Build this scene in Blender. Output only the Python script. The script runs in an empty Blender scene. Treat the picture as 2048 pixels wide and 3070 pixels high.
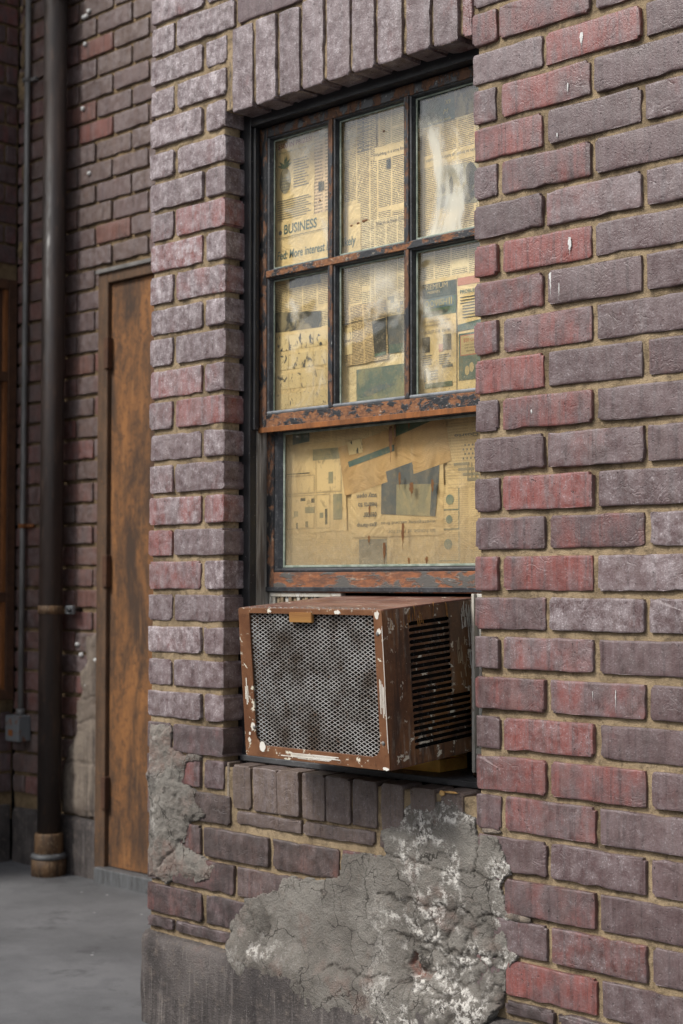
import bpy, bmesh, math, random
import numpy as np
from mathutils import Vector, Matrix, Euler
R = math.radians
SC = bpy.context.scene
COL = SC.collection

# ------------------------------------------------------------------ camera, sky, sun, exposure
cd = bpy.data.cameras.new('camera'); cam = bpy.data.objects.new('camera', cd); COL.objects.link(cam)
cam.location = (1.9244, -2.2963, 1.0152)
cam.rotation_euler = (R(92.6036), 0, R(44.8606))
cd.sensor_fit = 'VERTICAL'; cd.sensor_height = 36; cd.lens = 54.83
cd.clip_start = 0.05; cd.clip_end = 400
cd.dof.use_dof = True; cd.dof.focus_distance = 2.98; cd.dof.aperture_fstop = 5.6
SC.camera = cam
W_ = bpy.data.worlds.new('World'); SC.world = W_; W_.use_nodes = True
wt = W_.node_tree
sky = wt.nodes.new('ShaderNodeTexSky'); sky.sky_type = 'NISHITA'; sky.sun_disc = False
SUN_EL, SUN_AZ = 46, -22          # azimuth measured from straight out of the wall (-y) towards -x
sky.sun_elevation = R(SUN_EL); sky.dust_density = 3.0; sky.air_density = 1.0
sd = Vector((math.sin(R(SUN_AZ)) * math.cos(R(SUN_EL)), -math.cos(R(SUN_AZ)) * math.cos(R(SUN_EL)), math.sin(R(SUN_EL))))
sky.sun_rotation = math.atan2(sd.x, sd.y)
hs = wt.nodes.new('ShaderNodeHueSaturation'); hs.inputs['Saturation'].default_value = 0.38
wt.links.new(sky.outputs[0], hs.inputs['Color'])
wt.links.new(hs.outputs[0], wt.nodes['Background'].inputs[0])
wt.nodes['Background'].inputs[1].default_value = 0.09
sl = bpy.data.lights.new('sun', 'SUN'); sl.energy = 1.5; sl.angle = R(13); sl.color = (1.0, 0.965, 0.92)
so = bpy.data.objects.new('sun', sl); COL.objects.link(so)
so.rotation_euler = (-sd).to_track_quat('-Z', 'Y').to_euler(); so.location = sd * 20
SC.view_settings.view_transform = 'Standard'; SC.view_settings.look = 'None'
SC.view_settings.gamma = 1; SC.view_settings.exposure = 1.08
SC.render.engine = 'CYCLES'
SC.cycles.max_bounces = 8; SC.cycles.transparent_max_bounces = 12; SC.cycles.use_denoising = True

# ------------------------------------------------------------------ node helper
class NT:
    def __init__(s, name):
        s.m = bpy.data.materials.new(name); s.m.use_nodes = True
        s.t = s.m.node_tree; s.b = s.t.nodes['Principled BSDF']; s.out = s.t.nodes['Material Output']
    def n(s, typ, ins=None, **props):
        nd = s.t.nodes.new('ShaderNode' + typ)
        for k, v in props.items(): setattr(nd, k, v)
        for k, v in (ins or {}).items(): s.set(nd.inputs[k], v)
        return nd
    def set(s, sock, v):
        if isinstance(v, bpy.types.NodeSocket): s.t.links.new(v, sock)
        elif isinstance(v, bpy.types.Node): s.t.links.new(v.outputs[0], sock)
        else:
            if hasattr(sock.default_value, '__len__') and len(sock.default_value) == 4 and len(v) == 3: v = (*v, 1)
            sock.default_value = v
    def math(s, op, a, b=0.0, c=None, clamp=False):
        nd = s.t.nodes.new('ShaderNodeMath'); nd.operation = op; nd.use_clamp = clamp
        s.set(nd.inputs[0], a); s.set(nd.inputs[1], b)
        if c is not None: s.set(nd.inputs[2], c)
        return nd.outputs[0]
    def mix(s, f, a, b, mode='MIX'):
        nd = s.t.nodes.new('ShaderNodeMix'); nd.data_type = 'RGBA'; nd.blend_type = mode; nd.clamp_factor = True
        s.set(nd.inputs[0], f); s.set(nd.inputs[6], a); s.set(nd.inputs[7], b)
        return nd.outputs[2]
    def sm(s, v, a, b, lo=0.0, hi=1.0):       # smooth threshold
        nd = s.t.nodes.new('ShaderNodeMapRange'); nd.interpolation_type = 'SMOOTHSTEP'
        s.set(nd.inputs[0], v); nd.inputs[1].default_value = a; nd.inputs[2].default_value = b
        nd.inputs[3].default_value = lo; nd.inputs[4].default_value = hi
        return nd.outputs[0]
    def noise(s, vec, scale, detail=3, rough=0.55, dist=0.0):
        nd = s.n('TexNoise', {'Vector': vec, 'Scale': scale, 'Detail': detail, 'Roughness': rough, 'Distortion': dist})
        return nd.outputs[0]
    def vor(s, vec, scale, feature='F1', out=0, rnd=1.0):
        nd = s.n('TexVoronoi', {'Vector': vec, 'Scale': scale, 'Randomness': rnd}, feature=feature)
        return nd.outputs[out]
    def mapv(s, vec, sc=(1, 1, 1), loc=(0, 0, 0), rot=(0, 0, 0)):
        nd = s.n('Mapping', {'Vector': vec, 'Location': loc, 'Rotation': rot, 'Scale': sc})
        return nd.outputs[0]
    def coords(s, kind='Object', rnd=True):
        c = s.n('TexCoord').outputs[kind]
        if rnd:
            oi = s.n('ObjectInfo')
            cb = s.n('CombineXYZ', {0: s.math('MULTIPLY', oi.outputs['Random'], 31.7), 1: s.math('MULTIPLY', oi.outputs['Random'], 17.3), 2: s.math('MULTIPLY', oi.outputs['Random'], 53.1)})
            va = s.n('VectorMath', {0: c, 1: cb.outputs[0]}, operation='ADD')
            return va.outputs[0]
        return c
    def bump(s, h, strength=0.5, dist=0.003):
        nd = s.n('Bump', {'Height': h, 'Strength': strength, 'Distance': dist})
        s.t.links.new(nd.outputs[0], s.b.inputs['Normal'])
    def fin(s, col=None, rough=None, spec=0.5, metal=0.0):
        if col is not None: s.set(s.b.inputs['Base Color'], col)
        if rough is not None: s.set(s.b.inputs['Roughness'], rough)
        s.b.inputs['Specular IOR Level'].default_value = spec
        s.set(s.b.inputs['Metallic'], metal)
        return s.m

def M_brick():
    n = NT('brick_glazed'); c = n.coords()
    oi = n.n('ObjectInfo'); sp = n.n('SeparateColor', {0: oi.outputs['Color']})
    red, bloom, dark, alpha = sp.outputs[0], sp.outputs[1], sp.outputs[2], oi.outputs['Alpha']
    n1 = n.noise(n.mapv(c, (1, 1, 0.7)), 16, 5, 0.65); n2 = n.noise(n.mapv(c, (95, 95, 4)), 1, 5, 0.7); n2b = n.noise(n.mapv(c, (28, 28, 2.5)), 1, 3, 0.6)
    n3 = n.noise(c, 40, 7, 0.75); n5 = n.noise(c, 300, 3, 0.7); n6 = n.noise(c, 150, 4, 0.7)
    f = n.math('ADD', n.math('MULTIPLY_ADD', n.math('SUBTRACT', n1, 0.5), 1.8, red), n.math('MULTIPLY', n.math('SUBTRACT', n2b, 0.5), 0.75))
    purple = n.mix(oi.outputs['Random'], (0.092, 0.055, 0.055), (0.132, 0.088, 0.088))
    base = n.mix(n.sm(f, 0.2, 1.0), purple, (0.225, 0.062, 0.050))
    base = n.mix(n.sm(n.noise(n.mapv(c, (30, 30, 7), (3, 1, 5)), 1, 3), 0.45, 0.8, 0, 0.5), base, (0.165, 0.122, 0.114))
    base = n.mix(alpha, n.mix(n1, (0.092, 0.064, 0.048), (0.17, 0.125, 0.094)), base)
    base = n.mix(n.sm(n2, 0.47, 0.66, 0, 0.62), base, (0.045, 0.028, 0.028)); base = n.mix(n.sm(n2, 0.46, 0.30, 0, 0.22), base, (0.30, 0.245, 0.26))
    base = n.mix(n.sm(n6, 0.54, 0.72, 0, 0.28), base, (0.040, 0.026, 0.024)); base = n.mix(n.sm(n.noise(n.mapv(c, (1, 1, 0.8), (9, 2, 4)), 11, 5, 0.7), 0.52, 0.68, 0, 0.5), base, (0.062, 0.040, 0.036))
    bm_ = n.math('MULTIPLY', n.sm(n3, 0.36, 0.66), n.sm(n2, 0.30, 0.66, 0.35, 1.0))
    bl = n.math('MULTIPLY', n.math('ADD', bm_, n.math('MULTIPLY', n.sm(n5, 0.50, 0.66), 0.35)), bloom, clamp=True)
    base = n.mix(bl, base, (0.44, 0.385, 0.395))
    spk = n.sm(n.math('ADD', n.math('MULTIPLY', n5, 0.6), n.math('MULTIPLY', n3, 0.4)), 0.565, 0.64, 0, 0.7)
    base = n.mix(n.math('MULTIPLY', spk, n.math('ADD', n.math('MULTIPLY', bloom, 0.9), 0.12)), base, (0.62, 0.57, 0.58))
    base = n.mix(n.math('MULTIPLY', dark, n.sm(n.noise(c, 24, 6, 0.7), 0.22, 0.62)), base, (0.026, 0.021, 0.019))
    pit = n.sm(n.noise(c, 170, 2, 0.5), 0.25, 0.33)
    base = n.mix(pit, n.mix(0.7, base, (0.02, 0.014, 0.013)), base)
    wr = n.sm(n.math('ABSOLUTE', n.math('SUBTRACT', n.noise(c, 24, 3, 0.5, 1.2), 0.5)), 0.0, 0.035)
    wmask = n.sm(n.noise(c, 9, 2), 0.52, 0.64)
    h = n.math('ADD', n.math('MULTIPLY', pit, 0.7), n.math('MULTIPLY', n6, 0.45))
    h = n.math('ADD', h, n.math('MULTIPLY', n.math('MULTIPLY', n.math('SUBTRACT', wr, 1.0), wmask), 0.32))
    h = n.math('ADD', h, n.math('MULTIPLY', n2, 0.4)); h = n.math('ADD', h, n.math('MULTIPLY', n5, 0.35)); h = n.math('ADD', h, n.math('MULTIPLY', n3, 0.6))
    n.bump(h, 0.62, 0.0026)
    return n.fin(base, n.sm(n3, 0.3, 0.7, 0.26, 0.55), 0.5)

def M_mortar(a=(0.33, 0.25, 0.155), b=(0.21, 0.155, 0.092), d=(0.058, 0.043, 0.029), name='mortar'):
    n = NT(name); c = n.coords(rnd=False)
    n1 = n.noise(c, 9, 5, 0.6); n2 = n.noise(c, 60, 5, 0.7); n3 = n.noise(c, 420, 2)
    col = n.mix(n.sm(n1, 0.3, 0.7), a, b)
    col = n.mix(n.sm(n2, 0.48, 0.74, 0, 0.75), col, d); col = n.mix(n.sm(n.noise(c, 4.5, 6, 0.75), 0.48, 0.66, 0, 0.55), col, d)
    col = n.mix(n.sm(n.noise(c, 13, 7, 0.78), 0.49, 0.64, 0, 0.6), col, tuple(x * 1.25 for x in d)); col = n.mix(n.sm(n3, 0.6, 0.75, 0, 0.5), col, (0.42, 0.33, 0.22))
    n.bump(n.math('ADD', n.math('MULTIPLY', n3, 0.7), n2), 0.8, 0.003)
    return n.fin(col, 0.92, 0.2)

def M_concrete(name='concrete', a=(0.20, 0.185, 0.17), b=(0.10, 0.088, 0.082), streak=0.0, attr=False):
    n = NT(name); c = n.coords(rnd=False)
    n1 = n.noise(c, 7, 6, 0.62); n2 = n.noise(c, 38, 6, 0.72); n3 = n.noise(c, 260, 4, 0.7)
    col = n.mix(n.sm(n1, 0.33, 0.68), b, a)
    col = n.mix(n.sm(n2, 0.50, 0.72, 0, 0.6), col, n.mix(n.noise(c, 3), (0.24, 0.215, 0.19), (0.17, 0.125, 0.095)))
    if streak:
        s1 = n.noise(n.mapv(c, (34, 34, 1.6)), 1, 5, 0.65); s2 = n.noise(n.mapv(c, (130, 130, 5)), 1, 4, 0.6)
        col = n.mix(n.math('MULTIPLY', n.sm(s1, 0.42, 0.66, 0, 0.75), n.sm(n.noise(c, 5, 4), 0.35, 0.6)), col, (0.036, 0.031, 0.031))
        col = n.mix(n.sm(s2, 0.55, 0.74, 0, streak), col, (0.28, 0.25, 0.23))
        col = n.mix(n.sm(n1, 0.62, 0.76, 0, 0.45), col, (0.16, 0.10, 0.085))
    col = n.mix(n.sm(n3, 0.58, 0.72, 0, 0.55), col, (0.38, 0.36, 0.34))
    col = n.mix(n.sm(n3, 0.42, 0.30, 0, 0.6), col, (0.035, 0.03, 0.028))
    if attr:
        wv = n.n('VectorMath', {0: c, 1: n.n('VectorMath', {0: n.n('TexNoise', {'Vector': c, 'Scale': 14.0, 'Detail': 4.0}).outputs[1], 1: (0.12, 0.12, 0.12)}, operation='MULTIPLY').outputs[0]}, operation='ADD').outputs[0]
        ck = n.vor(wv, 8.5, 'DISTANCE_TO_EDGE'); ck2 = n.vor(wv, 21, 'DISTANCE_TO_EDGE'); ckm = n.math('MAXIMUM', n.math('MULTIPLY', n.sm(ck, 0.016, 0.005), n.sm(n.noise(c, 5, 3), 0.42, 0.52)), n.math('MULTIPLY', n.sm(ck2, 0.03, 0.01), n.sm(n.noise(c, 6, 2), 0.5, 0.6)))
        col = n.mix(n.math('MULTIPLY', ckm, 0.85), col, (0.03, 0.025, 0.021))
        at = n.n('Attribute', attribute_name='stain'); sp = n.n('SeparateColor', {0: at.outputs['Color']})
        wm = n.math('MULTIPLY', sp.outputs[0], n.math('MULTIPLY', n.sm(n.noise(c, 80, 6, 0.8), 0.47, 0.55), n.sm(n.noise(c, 26, 4), 0.42, 0.58)))
        col = n.mix(wm, col, (0.66, 0.63, 0.58))
        col = n.mix(n.math('MULTIPLY', sp.outputs[1], n.sm(n2, 0.35, 0.6)), col, (0.22, 0.10, 0.075))
        col = n.mix(sp.outputs[2], col, (0.035, 0.028, 0.022))
    n.bump(n.math('ADD', n.math('MULTIPLY', n3, 1.0), n.math('MULTIPLY', n2, 1.2)), 1.0, 0.005)
    return n.fin(col, 0.85, 0.3)

def M_rust(name, paint=(0.018, 0.019, 0.021), rust=(0.26, 0.095, 0.035), rust2=(0.10, 0.036, 0.018), cover=0.5, scale=26, stretch=(1, 1, 1), gloss=0.35, pale=0.0):
    n = NT(name); c = n.mapv(n.coords(), stretch)
    n1 = n.noise(c, scale, 6, 0.7, 0.3); n2 = n.noise(c, scale * 4, 4, 0.7); n3 = n.noise(c, 300, 3)
    rc = n.mix(n.sm(n2, 0.3, 0.7), rust, rust2)
    rc = n.mix(n.sm(n3, 0.6, 0.75, 0, 0.6), rc, (0.42, 0.20, 0.08))
    f = n.sm(n1, cover - 0.03, cover + 0.03)
    pc = n.mix(n.sm(n.noise(c, 190, 3), 0.64, 0.72, 0, 0.5), paint, (0.42, 0.42, 0.40))
    col = n.mix(f, rc, pc)
    if pale: col = n.mix(n.sm(n.noise(c, scale * 2.3, 5, 0.7), 0.60, 0.68, 0, pale), col, (0.55, 0.48, 0.36))
    n.bump(n.math('ADD', n.math('MULTIPLY', f, 0.8), n.math('MULTIPLY', n2, 0.8)), 0.7, 0.0016)
    return n.fin(col, n.sm(n1, cover - 0.03, cover + 0.03, 0.8, gloss), 0.5)

def M_black():
    n = NT('black_frame_paint'); c = n.coords(rnd=False)
    s = n.sm(n.noise(c, 170, 3, 0.6), 0.68, 0.74); g = n.noise(c, 16, 4)
    col = n.mix(n.math('MULTIPLY', s, 0.7), n.mix(g, (0.010, 0.010, 0.012), (0.026, 0.026, 0.028)), (0.45, 0.45, 0.43))
    n.bump(n.noise(n.mapv(c, (60, 60, 6)), 1, 4), 0.4, 0.002)
    return n.fin(col, n.sm(g, 0.3, 0.7, 0.3, 0.6), 0.5)

def M_simple(name, a, b, scale=20, rough=0.6, spec=0.4, bump=0.3, stretch=(1, 1, 1), metal=0.0, speck=None, rnd=True):
    n = NT(name); c = n.mapv(n.coords(rnd=rnd), stretch)
    n1 = n.noise(c, scale, 5, 0.65); n2 = n.noise(c, scale * 7, 3, 0.6)
    col = n.mix(n.sm(n1, 0.3, 0.7), a, b)
    if speck: col = n.mix(n.sm(n2, 0.58, 0.7, 0, speck[1]), col, speck[0])
    n.bump(n.math('ADD', n1, n.math('MULTIPLY', n2, 0.6)), bump, 0.002)
    return n.fin(col, n.sm(n2, 0.3, 0.7, max(0.05, rough - 0.12), min(1, rough + 0.12)), spec, metal)

def M_door():
    n = NT('door_rusted_steel'); c = n.coords(rnd=False)
    a = n.noise(n.mapv(c, (9, 9, 3.0)), 1, 8, 0.76, 0.3); b = n.noise(c, 34, 6, 0.72); d = n.noise(n.mapv(c, (60, 60, 4)), 1, 4)
    col = n.mix(n.sm(a, 0.36, 0.66), (0.050, 0.030, 0.019), (0.245, 0.108, 0.036))
    col = n.mix(n.sm(b, 0.48, 0.66, 0, 0.75), col, (0.055, 0.030, 0.018))
    col = n.mix(n.sm(d, 0.58, 0.76, 0, 0.5), col, (0.33, 0.16, 0.06))
    n.bump(n.math('ADD', b, d), 0.35, 0.002)
    return n.fin(col, 0.72, 0.35)

def M_floor():
    n = NT('ground_concrete'); c = n.coords(rnd=False)
    n1 = n.noise(c, 1.7, 6, 0.65); n2 = n.noise(c, 11, 6, 0.7); n3 = n.noise(c, 230, 3, 0.7)
    col = n.mix(n.sm(n1, 0.3, 0.7), (0.078, 0.079, 0.082), (0.135, 0.136, 0.14))
    col = n.mix(n.sm(n2, 0.45, 0.7, 0, 0.6), col, (0.085, 0.085, 0.09))
    col = n.mix(n.sm(n3, 0.6, 0.72, 0, 0.6), col, (0.27, 0.28, 0.29))
    col = n.mix(n.sm(n.noise(c, 4.2, 7, 0.75), 0.54, 0.66, 0, 0.6), col, (0.05, 0.05, 0.053))
    col = n.mix(n.sm(n.vor(c, 3.1), 0.045, 0.03), col, (0.6, 0.6, 0.59)); col = n.mix(n.sm(n.vor(c, 9), 0.05, 0.03), col, (0.34, 0.35, 0.35))
    n.bump(n.math('ADD', n.math('MULTIPLY', n3, 0.6), n2), 0.5, 0.003)
    return n.fin(col, 0.8, 0.35)

def M_brickfar(name='brick_far', a=(0.13, 0.085, 0.075), b=(0.19, 0.08, 0.065)):
    n = NT(name); c = n.coords(rnd=False); g = n.n('NewGeometry')
    sx = n.n('SeparateXYZ', {0: c}); u = n.math('ADD', sx.outputs[0], sx.outputs[1])
    v = n.n('CombineXYZ', {0: u, 1: n.math('ADD', sx.outputs[2], 0.06), 2: 0.0})
    bt = n.n('TexBrick', {'Vector': v, 'Color1': a, 'Color2': b, 'Mortar': (0.2, 0.14, 0.08), 'Scale': 1.0, 'Mortar Size': 0.007, 'Mortar Smooth': 0.1, 'Brick Width': 0.208, 'Row Height': 0.075})
    col = n.mix(n.sm(n.noise(c, 20, 5), 0.3, 0.7, 0, 0.6), bt.outputs[0], (0.07, 0.045, 0.042))
    n.bump(n.math('SUBTRACT', n.math('MULTIPLY', n.noise(c, 90, 4), 0.3), bt.outputs[1]), 0.8, 0.01)
    return n.fin(col, 0.7, 0.4)

def M_paper(cw=0.042, pitch=0.0039, tone=(0.56, 0.385, 0.165), ink=0.55, name='newsprint', sizebig=0.0):
    n = NT(name); uv = n.n('TexCoord').outputs['UV']; oc = n.coords()
    s = n.n('SeparateXYZ', {0: uv}); u, v = s.outputs[0], s.outputs[1]
    col_id = n.math('FLOOR', n.math('DIVIDE', u, cw)); cf = n.math('FRACT', n.math('DIVIDE', u, cw))
    row = n.math('FLOOR', n.math('DIVIDE', v, pitch)); rf = n.math('FRACT', n.math('DIVIDE', v, pitch))
    line = n.math('MULTIPLY', n.sm(rf, 0.28, 0.42), n.sm(rf, 0.92, 0.80))
    gut = n.math('MULTIPLY', n.sm(cf, 0.04, 0.06), n.sm(cf, 0.96, 0.93))
    wv = n.n('CombineXYZ', {0: n.math('MULTIPLY', u, 420.0), 1: n.math('MULTIPLY', row, 7.31), 2: n.math('MULTIPLY', col_id, 3.7)})
    words = n.sm(n.noise(wv.outputs[0], 1.0, 2, 0.6), 0.36, 0.44)
    pv = n.n('CombineXYZ', {0: n.math('MULTIPLY', col_id, 5.1), 1: n.math('MULTIPLY', v, 21.0), 2: 0.0})
    para = n.sm(n.noise(pv.outputs[0], 1.0, 1), 0.34, 0.38)
    f = n.math('MULTIPLY', n.math('MULTIPLY', line, gut), n.math('MULTIPLY', words, para))
    rule = n.math('MULTIPLY', n.sm(n.math('ABSOLUTE', n.math('SUBTRACT', cf, 0.0)), 0.018, 0.01), 0.35)
    f = n.math('MINIMUM', n.math('MULTIPLY', n.math('MAXIMUM', f, rule), ink * 1.5), 0.95)
    age = n.noise(oc, 9, 4, 0.6); age2 = n.noise(oc, 45, 4)
    base = n.mix(n.sm(age, 0.3, 0.7, 0, 0.5), tone, tuple(t * k for t, k in zip(tone, (0.78, 0.70, 0.58))))
    base = n.mix(n.sm(age2, 0.5, 0.8, 0, 0.22), base, (0.30, 0.21, 0.09))
    col = n.mix(f, base, (0.045, 0.042, 0.034))
    n.bump(n.noise(n.mapv(oc, (1, 1, 1), rot=(0, 0.5, 0)), 13, 3, 0.5, 1.5), 0.6, 0.016)
    return n.fin(col, 0.85, 0.25)

def M_photo(name='newsphoto', lo=(0.045, 0.048, 0.042), hi=(0.25, 0.20, 0.11), scale=22, cut=(0.42, 0.60)):
    n = NT(name); c = n.coords()
    a = n.noise(n.mapv(c, (1, 1, 0.7)), scale, 5, 0.6, 0.8); b = n.noise(c, 110, 4)
    f = n.math('ADD', a, n.math('MULTIPLY', n.math('SUBTRACT', b, 0.5), 0.25))
    return n.fin(n.mix(n.sm(f, *cut), lo, hi), 0.85, 0.2)

def M_ink(name, col, wear=0.25):
    n = NT(name); c = n.coords()
    return n.fin(n.mix(n.sm(n.noise(c, 60, 5, 0.7), 0.45, 0.75, 0, wear), col, (0.42, 0.31, 0.14)), 0.85, 0.2)

def M_glass(name, dust=0.14, low=0.0, zlow=1.0, zhigh=1.2, tint=(0.97, 0.975, 0.96), sky_sheen=0.0):
    n = NT(name); c = n.coords(rnd=False)
    sm_ = n.noise(n.mapv(c, (1, 1, 0.45)), 5.5, 5, 0.6, 1.0); st = n.noise(n.mapv(c, (70, 70, 2.2)), 1, 4, 0.6); sp = n.noise(c, 240, 3, 0.6); sp2 = n.noise(c, 70, 4, 0.7)
    f = n.math('MULTIPLY', n.sm(sm_, 0.40, 0.75), dust)
    f = n.math('ADD', f, n.math('MULTIPLY', n.sm(st, 0.56, 0.78), dust * 0.9))
    f = n.math('ADD', f, n.math('MULTIPLY', n.sm(sp, 0.665, 0.70), 0.22))
    if low:
        z = n.n('SeparateXYZ', {0: c}).outputs[2]
        g = n.sm(n.math('ADD', z, n.math('MULTIPLY', n.math('SUBTRACT', sm_, 0.5), 0.25)), zhigh, zlow)
        f = n.math('ADD', f, n.math('MULTIPLY', g, n.sm(sp2, 0.1, 0.9, low * 0.5, low * 1.2)))
        f = n.math('ADD', f, n.math('MULTIPLY', g, n.sm(sp, 0.60, 0.68, 0, 0.35)))
    wmask = 0.0
    if sky_sheen:
        cr_ = n.coords(); wmask = n.math('MULTIPLY', n.sm(n.noise(n.mapv(cr_, (1, 1, 0.6), rot=(0, 0.6, 0)), 6.5, 4, 0.55, 0.8), 0.545, 0.72), sky_sheen)  # bright sky reflections painted into the pane as pale diffuse patches
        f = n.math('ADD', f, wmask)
    f = n.math('MINIMUM', f, 0.9)
    lw_ = n.n('LayerWeight', {'Blend': 0.5}); fr = n.n('Math', {0: n.math('POWER', lw_.outputs['Facing'], 5.0), 1: 0.9, 2: 0.045}, operation='MULTIPLY_ADD')
    tr = n.n('BsdfTransparent', {'Color': tint}); gl = n.n('BsdfGlossy', {'Roughness': 0.06, 'Color': (1, 1, 1)})
    bp = n.n('Bump', {'Height': n.noise(n.coords(), 7.0, 2), 'Strength': 1.0, 'Distance': 0.006}); n.t.links.new(bp.outputs[0], gl.inputs['Normal'])
    m1 = n.n('MixShader', {0: fr.outputs[0], 1: tr.outputs[0], 2: gl.outputs[0]})
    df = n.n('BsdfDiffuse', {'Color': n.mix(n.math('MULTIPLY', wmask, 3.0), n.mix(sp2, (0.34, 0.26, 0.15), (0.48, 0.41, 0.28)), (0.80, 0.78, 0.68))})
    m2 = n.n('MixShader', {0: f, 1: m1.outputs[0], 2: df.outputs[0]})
    n.t.links.new(m2.outputs[0], n.out.inputs[0]); n.t.nodes.remove(n.b)
    return n.m

def M_acpaint(name, base=(0.105, 0.042, 0.018), base2=(0.19, 0.083, 0.034), chip=0.66, streak=None, dark=None):
    n = NT(name); c = n.coords(rnd=False)
    n1 = n.noise(c, 12, 5, 0.65); n2 = n.noise(c, 75, 5, 0.7); n3 = n.noise(c, 320, 2)
    col = n.mix(n.sm(n1, 0.3, 0.7), base, base2)
    col = n.mix(n.sm(n2, 0.52, 0.72, 0, 0.5), col, tuple(x * 0.45 for x in base))
    if streak:
        s1 = n.noise(n.mapv(c, streak), 1, 4, 0.6); s2 = n.noise(n.mapv(c, tuple(q * 2.2 for q in streak)), 1, 4, 0.6)
        col = n.mix(n.sm(s1, 0.46, 0.64, 0, 0.75), col, dark or (0.035, 0.024, 0.018))
        col = n.mix(n.math('MULTIPLY', n.sm(s2, 0.52, 0.66, 0, 0.75), n.sm(n1, 0.40, 0.62)), col, (0.30, 0.28, 0.23))
        col = n.mix(n.sm(n.noise(c, 5, 3), 0.52, 0.66, 0, 0.55), col, (0.20, 0.085, 0.02))
    ch = n.sm(n.math('ADD', n.noise(c, 34, 6, 0.72, 0.4), n.math('MULTIPLY', n1, 0.12)), chip, chip + 0.02)
    col = n.mix(ch, col, (0.62, 0.57, 0.45))
    col = n.mix(n.sm(n3, 0.66, 0.74, 0, 0.5), col, (0.33, 0.22, 0.13))
    n.bump(n.math('ADD', n.math('MULTIPLY', n2, 0.7), n.math('MULTIPLY', ch, -0.6)), 0.6, 0.0018)
    return n.fin(col, n.sm(n1, 0.3, 0.7, 0.32, 0.55), 0.5)

def M_wood(name, a, b, scale=(60, 60, 3), rough=0.7):
    n = NT(name); c = n.coords(rnd=False)
    g = n.noise(n.mapv(c, scale), 1, 5, 0.65, 0.6); k = n.noise(c, 14, 4)
    col = n.mix(n.sm(g, 0.32, 0.68), a, b); col = n.mix(n.sm(k, 0.55, 0.75, 0, 0.5), col, tuple(x * 0.45 for x in a))
    n.bump(g, 0.6, 0.002)
    return n.fin(col, rough, 0.35)

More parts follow.
